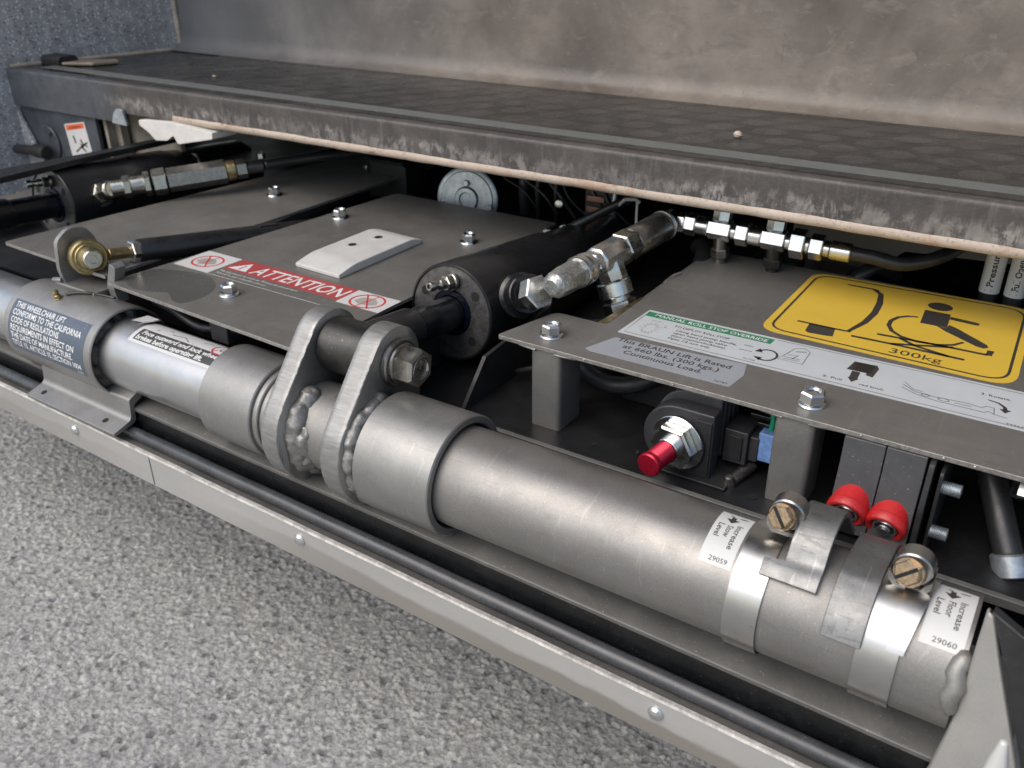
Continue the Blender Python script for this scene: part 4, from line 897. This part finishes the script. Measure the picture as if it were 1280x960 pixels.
# row of fittings under the step lip
T = thing('fitting_row', 'row of small silver fittings under the step lip ending in a black hose', 'hydraulic fitting', (-200, 668, 15))
E0 = TC+ya*100; xr = (Vector((-146, 668, 26))-E0).normalized(); LL = (Vector((-146, 668, 26))-E0).length
m = M(); m.cyl(TC, ya, 9, 14, 24, .6, t0=88); m.cyl(E0-xr*6, xr, 8.6, 18, 8, .8); part('elbow', m, 'zinc', T)
def seg(nm, t0, L, af=None, r=None, mt='zinc', ch=.7, ph=.2):
    m = M()
    if af: m.hex(E0, xr, af, L, ch, ph=ph, t0=t0)
    else: m.cyl(E0, xr, r, L, 28, ch, t0=t0)
    part(nm, m, mt, T)
s = LL/150.
for nm, t0, L, af, r in (('sleeve_collar', 8, 6, None, 6.6), ('hex_nut', 14, 11, 16, None), ('collar', 25, 12, None, 7.4), ('tee_body', 37, 22, 15, None), ('collar', 59, 5, None, 6.2), ('hex_nut', 64, 12, 17, None), ('collar', 76, 12, None, 7.6), ('tee_body', 88, 22, 15, None), ('collar', 110, 5, None, 6.5), ('hex_nut', 115, 13, 20, None), ('collar', 128, 4, None, 6.5), ('hex_nut', 132, 12, 17, None), ('collar', 144, 6, None, 6.2), ('crimp_ferrule', 150, 18, None, 7.2)):
    seg(nm, t0*s*.94, L*s*.94, af, r)
for t0 in (48, 99):
    c = E0+xr*t0*s*.94; m = M(); m.hex(c, (0, .25, 1), 13, 9, 1, .3, t0=6); part('branch_cap', m, 'zinc', T)
    m = M(); m.cyl(c, (0, .2, -1), 5.5, 14, 20, .5, t0=4); m.hex(c, (0, .2, -1), 13, 8, .8, t0=16); m.tube(smooth_path([c+Vector((0, 4, -24)), c+Vector((2, 10, -45)), c+Vector((15, 20, -70))]), 5.0, 12); part('branch_pipe', m, 'dark_steel' if t0 < 60 else 'boss_steel', T)
hp = E0+xr*(168*s*.94)
m = M(); m.tube(smooth_path([hp-xr*3, hp+xr*14, hp+Vector((38, 6, -3)), hp+Vector((62, 24, 4)), hp+Vector((74, 70, 12)), hp+Vector((76, 130, 14))]), 5.2, 16); part('hose', m, 'rubber', T, sharp=180)

# left fitting chain
T = thing('flow_control_fitting', 'tarnished hex fitting chain on the far left cylinder', 'hydraulic fitting', (-800, 560, 0))
B0 = Vector((-851, 531, 4)); B1 = Vector((-757, 664, 14)); bd = (B1-B0).normalized(); BL = (B1-B0).length
m = M(); m.hex(Vector((-876, 532, -5)), Vector((.86, -.1, .3)), 20, 12, 1, .2); part('hex_nut', m, 'zinc_warm', T, bevel=.5)
m = M(); m.cyl(Vector((-868, 531, -2)), Vector((.86, -.05, .3)), 9.5, 20, 8, 1.6); part('elbow_body', m, 'zinc_warm', T, bevel=.5)
for nm, t0, L, af, r, mt in (('collar', 0, 14, None, 8.5, 'zinc_warm'), ('hex_nut', 12, 8, 20, None, 'zinc_warm'), ('collar', 20, 14, None, 9.5, 'zinc_warm'), ('hex_nut', 33, 7, 22, None, 'zinc_warm'), ('hex_nut', 42, 14, 24, None, 'zinc_warm'), ('valve_barrel', 57, 62, 22, None, 'dark_steel'), ('brass_ring', 119, 10, None, 10.5, 'brass'), ('hex_nut', 129, 12, 18, None, 'dark_steel'), ('collar', 141, 18, None, 7, 'boss_steel')):
    m = M(); k = BL/166
    if af: m.hex(B0, bd, af, L*k, .9, .25, t0=t0*k) if False else m.rev([(t0*k, 0), (t0*k, af/1.732-1.4), (t0*k+.9, af/1.732), ((t0+L)*k-.9, af/1.732), ((t0+L)*k, af/1.732-1.4), ((t0+L)*k, 0)], B0, bd, 6, .35)
    else: m.cyl(B0, bd, r, L*k, 28, .6, t0=t0*k)
    part(nm, m, mt, T)
m = M(); m.hex(B1-bd*12+Vector((2, 4, 8)), (0, 0, 1), 8, 6, .5); part('bleed_cap', m, 'zinc', T)
m = M(); m.tube(smooth_path([B1-bd*6, B1+Vector((15, 22, 2)), B1+Vector((52, 70, 4)), B1+Vector((120, 190, 0))]), 5.2, 14); part('hose', m, 'rubber', T, sharp=180)

# brass rod end joint and link rod
T = thing('link_rod', 'black link rod with a brass rod end joint on the left sleeve', 'link rod', (-690, 400, -20))
J = Vector((-694, 399, -1))
for (x0, x1) in ((-722, -719), (-670, -667)):
    pass
m = M(); m.prism(rnd([(384, -28), (381, -10), (384, 14), (396, 22), (412, 20), (420, 6), (420, -28)], [0, 3, 5, 5, 6, 6, 0]), YZ, -716, -711); part('ear', m, 'lug_steel', T, bevel=.3)
m = M(); m.prism(rnd([(-661, -32), (-653, -31), (-656, -20), (-648, 0), (-655, 3), (-665, -18)], [0, 0, 2, 1, 1, 2]), XZ, 392, 402); part('ear', m, 'lug_steel', T, bevel=.3)
m = M(); m.prism(rnd([(380, -26), (380, -22), (408, -22), (408, -26)], 1), YZ, -722, -667); m.tube([(-726, 382, -22), (-718, 381, -20), (-714, 382, -20)], 2.2, 8); part('ear_base', m, 'sleeve_paint', T)
ax_ = Vector((.93, -.33, .16)).normalized()
m = M(); m.rev([(-9, 0), (-9, 14), (-7, 15.4), (1, 15.4), (3, 14), (3, 0)], J, ax_, 40); part('rod_eye', m, 'brass', T)
m = M(); m.ring(J, ax_, 8, 12, 3, 40, .6, t0=2.5); m.rev([(4, 10.4), (9, 10.2), (12, 9.2), (13, 7.6), (13, 0)], J, ax_, 32); part('brass_washer', m, 'brass', T)
m = M(); m.rev([(12, 8.3), (16, 7.8), (17, 6.8), (17, 3.6), (15.6, 3.2), (15.6, 0)], J, ax_, 28); part('pin_head', m, 'zinc_warm', T)
K0 = J+Vector((10, 16, 0)); K1 = Vector((-632, 690, -36)); kd = (K1-K0).normalized()
m = M(); m.cyl(K0, kd, 5.0, 30, 24, .5, t0=-4); part('threaded_stud', m, 'brass', T)
m = M(); m.hex(K0, kd, 17, 7, .7, .3, t0=15); part('lock_nut', m, 'zinc', T)
m = M(); m.rev([(21, 0), (21, 9), (23, 10.2), (300, 10.2), (302, 0)], K0, kd, 40); part('rod_tube', m, 'black_paint', T)
m = M(); m.prism([(-6.5, -5), (6.5, -5), (6.5, 5), (-6.5, 5)], lambda u, v, w: tuple(K0+kd*(150+u*1.6)+kd.cross(Vector((1, 0, 0))).normalized()*(-w)+kd.cross(kd.cross(Vector((1, 0, 0)))).normalized()*v), 8.8, 10.4); part('wrench_flat', m, 'black_satin', T, bevel=.5)
m = M(); m.prism(rnd([(-676, 560), (-662, 560), (-668, 600), (-678, 700), (-690, 790), (-706, 790), (-690, 690), (-680, 600)], 2), XY, -22, -14); part('side_bar', m, 'black_satin', label='flat black linkage bar lying behind the link rod', cat='linkage bar', base=(-680, 600, -12), bevel=.8)
T = thing('ribbed_grip', 'small black block with a ribbed top under the step lip', 'rubber block', (-670, 780, -10))
m = M(); m.box(-712, -655, 770, 810, -40, 2); part('block', m, 'rubber', T, bevel=2)
for i in range(14): m = M(); m.box(-711+i*4, -709+i*4, 768, 800, 1.5, 6); part('rib', m, 'rubber', T)
m = M(); m.cyl((-714, 772, -6), (1, -.2, 0), 7, 6, 20, 1); part('end_cap', m, 'dark_steel', T)

# =================================================================== UNDER THE RIGHT PLATE
T = thing('solenoid_valve', 'black solenoid valve with a ribbed coil behind the red knob', 'solenoid valve', (-172, 460, -62))
m = M(); P = [(-195+19-19*math.cos(math.radians(a)), -40+19*math.sin(math.radians(a))) for a in range(-90, 91, 9)]
P = [(-179-21.5*math.cos(math.radians(a)), -38+22.5*math.sin(math.radians(a))) for a in range(-90, 91, 9)]+[(-154.5, -15.5), (-154.5, -60.5)]
m.prism(P, XZ, 451, 463); part('coil_body', m, 'plastic_black', T, bevel=1.2)
for k in range(5):
    m = M(); y = 466+k*8; P = [(-178+1.5*k-20*math.cos(math.radians(a)), -33+22*math.sin(math.radians(a))) for a in range(-90, 91, 9)]+[(-156, -11), (-156, -56)]
    m.prism(P, XZ, y, y+2.4); part('coil_rib', m, 'rib_black', T, bevel=1.0)
m = M(); m.prism([(-188, -52), (-160, -52), (-160, -30), (-188, -30)], XZ, 463, 515); part('coil_core', m, 'plastic_black', T)
m = M(); m.box(-165.5, -155.5, 449.8, 451.5, -58, -20); o = part('name_panel', m, 'black_satin', T, bevel=.3)
fr = lambda u, v, h: (u, 449.8-h, v)
vs, fs = text2d('SOLENOID', 0); mm = M(); mm.add([(-158.5-b*3.6, 449.6, -55+a*32) for a, b in vs], fs); part('lettering', mm, 'plastic_black', o, sharp=180)
kd_ = Vector((-.13, -.96, -.02)).normalized(); kc = Vector((-176, 450, -39))
m = M(); m.cyl(kc, kd_, 18, 1.6, 48, .4); part('washer', m, 'zinc', T)
m = M(); m.hex(kc, kd_, 26, 8, 1, .25, t0=1.5); part('hex_nut', m, 'zinc', T)
m = M(); m.cyl(kc, kd_, 8.0, 6, 32, .5, t0=8); part('collar', m, 'zinc', T)
m = M(); prof = [(11, 0), (11, 6.6)]
for i in range(14): prof += [(12+i*1.25, 6.9), (12.6+i*1.25, 6.3)]
prof += [(30, 6.9), (30.3, 7.6), (33.2, 7.6), (34.0, 6.8), (34.2, 0)]
m.rev(prof, kc, kd_, 40); part('red_knob', m, 'red_knob', T, label='knurled red anodised knob')
m = M(); m.prism([(-153, -53), (-138, -53), (-138, -30), (-153, -30)], XZ, 467, 490); m.box(-138, -132, 470, 488, -50, -33); part('connector', m, 'plastic_black', T, bevel=.8)
m = M(); m.box(-151, -141, 465.6, 467.5, -50, -33); part('connector_clip', m, 'black_satin', T, bevel=.4)
m = M(); m.box(-133, -122, 471, 487, -49, -29); part('blue_plug', m, 'blue_plug', T, bevel=1.2)
m = M()
for i in range(3): m.box(-142+i*5, -128+i*5, 478, 494, -24+i*0-i*5, -21-i*5)
part('terminal_bars', m, 'black_gloss', T, bevel=.8)
m = M(); m.tube(smooth_path([(-137, 484, -7), (-131, 481, -13), (-127.5, 479, -22), (-128, 478, -31)]), 1.8, 10); part('green_wire', m, 'green_wire', T, sharp=180)
m = M(); m.box(-196, -142, 446, 500, -61.5, -59.8); m.tube([(-200, 452, -57), (-203, 449, -55)], 1.6, 8); part('mount_plate', m, 'black_satin', T, bevel=.5)
m = M(); m.rev([(0, 0), (0, 4.5), (2, 4.2), (6, 2.6), (7, 0)], (-143, 456, -61.5), (0, -.2, 1), 16); m.tube([(-142, 458, -60), (-136, 476, -56)], 4.0, 12); part('floor_fitting', m, 'dark_steel', T)
m = M(); m.prism(rnd([(-250, -62), (-250, -8), (-222, -8), (-205, -30), (-205, -62)], 4), XZ, 520, 560); m.tube(smooth_path([(-300, 520, -30), (-260, 500, -40), (-230, 500, -36), (-200, 520, -20)]), 6, 14)
part('pump_housing', m, 'black_satin', label='dark pump housing barely visible behind the solenoid valve', cat='pump housing', base=(-240, 540, -62), bevel=1)

SWL = ('grey limit switch with a red rubber cap, left of the pair', 'grey limit switch with a red rubber cap, right of the pair')
def switch(x0, x1, lab, bx, bz):
    T = thing('limit_switch', lab, 'limit switch', ((x0+x1)/2, 465, -58), 'limit switches with red caps')
    m = M(); m.prism([(440, -58), (449, -20), (450, -3.4), (495, -3.4), (495, -58)], YZ, x0, x1); part('switch_body', m, 'switch_grey', T, bevel=.5)
    d = Vector((-.08, -.86, -.42)).normalized(); c = Vector((bx, 446, bz-2))
    m = M(); m.rev([(-8, 0), (-8, 10.4), (2.5, 10.6), (3.2, 11.2), (6.6, 11.3), (8.0, 10.4), (8.4, 9.2), (7.4, 7.6), (5.5, 7.0), (5, 5.5), (5, 0)], c, d, 48); part('red_cap', m, 'red_boot', T)
    m = M(); m.ring(c, d, 5.0, 6.8, 2.4, 32, .3, t0=5.0); m.cyl(c, d, 4.0, 10, 20, .8); part('plunger', m, 'zinc', T); return T
switch(-80, -58.2, SWL[0], -69.5, -40); switch(-57.6, -37, SWL[1], -48.5, -42)
T = thing('switch_bracket', 'black upright bracket with two threaded studs right of the red caps', 'bracket', (-30, 460, -62))
m = M(); m.prism(rnd([(440, -62), (440, -30), (446, -4), (500, -4), (500, -62)], [1, 3, 3, 0, 0]), YZ, -35.5, -32.5); part('bracket_plate', m, 'black_satin', T, bevel=.4)
m = M(); m.prism(rnd([(446, -62), (446, -8), (500, -8), (500, -62)], [1, 3, 0, 0]), YZ, -29.5, -27.5); part('bracket_plate', m, 'black_satin', T, bevel=.4)
for (y, zz, L) in ((452, -19, 10), (448, -45, 9)):
    m = M(); pr_ = [(0, 0), (0, 3.4)]
    for i in range(int(L/1.0)): pr_ += [(i*1.0+.5, 3.8), (i*1.0+1.0, 3.3)]
    pr_ += [(L+.4, 0)]; m.rev(pr_, (-28, y, zz), AX, 20); part('threaded_stud', m, 'galv_disc', T)
T = thing('handle_hose', 'dark hose with a pale blue grey collar at the right edge behind the tube', 'hose', (0, 470, -60))
m = M(); m.tube(smooth_path([(-22, 530, -8), (-14, 500, -14), (2, 475, -40), (12, 462, -56)]), 7.5, 20); part('hose', m, 'rubber', T, sharp=180)
m = M(); m.rev([(0, 0), (0, 8.5), (1, 9.5), (12, 9.5), (13, 8), (13, 0)], (11, 463, -54), (.35, -.4, -.8), 32); part('collar', m, 'galv_disc', T)
m = M(); m.hex((10, 470, -12), (0, -.6, -.8), 12, 10, .8); part('nut', m, 'zinc', T)

# =================================================================== DARK BACKGROUND BITS
T = thing('disc_cap', 'round galvanised disc cap seen through the gap below the step', 'disc', (-556, 752, -20))
dd = Vector((.25, -1, .15)).normalized(); c = Vector((-556, 752, -16))
m = M(); m.rev([(-6, 30), (-4, 34), (0, 34.5), (.8, 33), (1.2, 30), (2.2, 29), (2.2, 14), (4.5, 12), (4.5, 8), (2.5, 7), (2.5, 0)], c, dd, 72); part('disc_face', m, 'galv_disc', T)
m = M(); up = Vector((0, 0, 1)); a = up.cross(dd).normalized(); b = dd.cross(a)
for an in (20, 160, 270): m.hex(c+a*(29*math.cos(math.radians(an)))-b*(29*math.sin(math.radians(an)))*.6, dd, 6, 6, .5)
part('screw_head', m, 'galv_disc', T)
T = thing('black_cable', 'black cable with a white tie running up behind the middle cylinder', 'cable', (-380, 700, -10))
m = M(); m.tube(smooth_path([(-402, 698, -9), (-378, 700, 6), (-345, 705, 26), (-320, 740, 34)]), 4.2, 12); part('cable', m, 'rubber', T, sharp=180)
m = M(); m.rev([(-2, 0), (-2, 5), (0, 6), (3, 5.4), (4, 0)], (-404, 697, -10), (.6, 0, .5), 14); m.box(-425, -404, 694, 698, -14, -12); part('white_tip', m, 'block_white', T)
m = M(); m.tube([(-350, 700, 22), (-343, 698, 29), (-334, 700, 30), (-330, 702, 27)], 1.6, 8); m.box(-334, -332, 702, 703, -10, 28); part('cable_tie', m, 'nylon_white', T)
rg = random.Random(11)
T = thing('terminal_block', 'dim terminal block with small copper contacts in the dark gap below the step', 'terminal block', (-400, 770, -20))
m = M(); m.box(-424, -392, 772, 790, -16, 34); part('block', m, 'plastic_black', T, bevel=1)
for i in range(4):
    m = M(); m.box(-420, -400, 768, 772, -12+i*11, -6+i*11); part('contact', m, 'copper_part', T, bevel=.8)
T = thing('wire_bundle', 'thin dark upright wires in the gap behind the middle cylinder', 'wires', (-430, 760, -20))
for x, y, r, mt in ((-478, 772, 3, 'black_satin'), (-455, 770, 2.2, 'black_satin'), (-386, 765, 2.4, 'galv_disc'), (-500, 780, 6, 'plastic_black'), (-366, 775, 1.5, 'black_satin')):
    m = M(); m.tube([(x, y, -30), (x-2, y, 0), (x+1, y+4, 45)], r, 10); part('wire', m, mt, T, sharp=180)
m = M(); m.rev([(0, 5), (3, 4), (4, 0)], (-446, 760, -6), (.2, -1, .2), 12); m.rev([(0, 4), (3, 3), (4, 0)], (-366, 760, 32), (.2, -1, .2), 12); part('terminal_nut', m, 'zinc_warm', T)
m = M(); m.prism(rnd([(-215, -45), (-215, 22), (40, 22), (40, 6), (-120, -2), (-160, -45)], 3), XZ, 780, 786); part('light_panel', m, 'grey_panel', label='grey beige panel deep under the right half of the step', cat='panel', base=(-60, 783, 0))
T = thing('valve_manifold', 'dark manifold and hoses behind the right cover plate', 'manifold', (-150, 720, -30))
m = M(); m.box(-230, -190, 705, 740, -50, -6); m.box(-180, -150, 712, 745, -50, -10); part('block', m, 'boss_steel', T, bevel=1.5)
m = M(); m.tube(smooth_path([(-262, 640, -26), (-255, 660, -8), (-262, 690, 2), (-280, 720, -10)]), 7, 14); part('hose', m, 'rubber', T, sharp=180)
m = M(); m.tube(smooth_path([(-150, 700, -20), (-130, 715, 2), (-118, 750, -15)]), 6, 14); part('hose', m, 'rubber', T, sharp=180)
def tag(x0, x1, t, lab):
    T = thing('hose_tag', lab, 'hose tag', ((x0+x1)/2, 716, -30), 'printed white tags on the upright hoses')
    m = M(); m.rev([(-45, 0), (-45, 6.5), (45, 6.5), (45, 0)], ((x0+x1)/2, 720, 0), (0, 0, 1), 24); part('hose', m, 'rubber', T)
    w = (x1-x0)/2; R_ = 7.0; cx = (x0+x1)/2; sf = lambda u, v, h: (cx+(R_+h)*math.sin(u/R_), 720-(R_+h)*math.cos(u/R_), v)
    m = M(); n_ = 12
    for i in range(n_+1):
        u = -11+22*i/n_; m.v += [sf(u, -2, .2), sf(u, 34, .2)]
    for i in range(n_): m.f.append((2*i, 2*i+2, 2*i+3, 2*i+1)); m.m.append(0)
    tg = part('tag_film', m, 'sticker_white', T, sharp=180)
    vs, fs = text2d(t, .03); L = 29 if t[0] == 'P' else 24; mm = M(); mm.add([sf(2.0-b*4.4, 3.5+a*L, .35) for a, b in vs], fs)
    mm.add([sf(u, v, .35) for u, v in ((-2.6, .2), (2, .2), (2, .9), (-2.6, .9))], [(0, 1, 2, 3)]); part('lettering', mm, 'ink_black', tg, sharp=180)
tag(-53, -40, 'Pressure', 'white hose tag reading Pressure, left of the pair'); tag(-36, -23, 'Full Open', 'white hose tag reading Full Open at the right edge')

rg = random.Random(5)
T = thing('cable_loom', 'loose dark cables lying under the right cover plate behind the left bracket leg', 'cables', (-250, 560, -60))
for k in range(5):
    y0 = 500+k*26; m = M(); m.tube(smooth_path([(-330, y0+rg.uniform(-9, 9), -54), (-285, y0+rg.uniform(-14, 14), -44+rg.uniform(-8, 8)), (-235, y0+14+rg.uniform(-12, 12), -50), (-180, y0+30, -42+rg.uniform(-8, 8)), (-120, y0+36, -50)]), 2.2+.9*(k % 3), 10); part('cable', m, ('rubber', 'black_satin', 'plastic_black')[k % 3], T, sharp=180)
m = M(); m.ring((-236, 527, -49), (1, .25, 0), 4.2, 5.6, 3, 24); part('cable_tie', m, 'nylon_white', T)
T = thing('upper_wires', 'thin dark wires sagging below the step to the right of the round disc', 'wires', (-470, 760, 0))
for k in range(6):
    x0 = -520+k*22; m = M(); m.tube(smooth_path([(x0, 780, 48), (x0+rg.uniform(-8, 8), 774, 20+rg.uniform(-8, 8)), (x0+18+rg.uniform(-8, 8), 770, -2), (x0+40, 776, -24)]), 1.2+.5*(k % 3), 8); part('wire', m, ('rubber', 'boss_steel', 'plastic_black')[k % 3], T, sharp=180)
T = thing('sleeve_wiring', 'black loop of cable tucked under the front edge of the middle cover plate', 'cable', (-560, 400, -40))
m = M(); m.tube(smooth_path([(-660, 430, -45), (-600, 405, -30), (-560, 400, -34), (-520, 404, -28), (-470, 430, -42)]), 3.4, 10); part('cable', m, 'rubber', T, sharp=180)
m = M(); m.box(-545, -525, 396, 412, -40, -22); part('cable_clip', m, 'plastic_black', T, bevel=1.5)
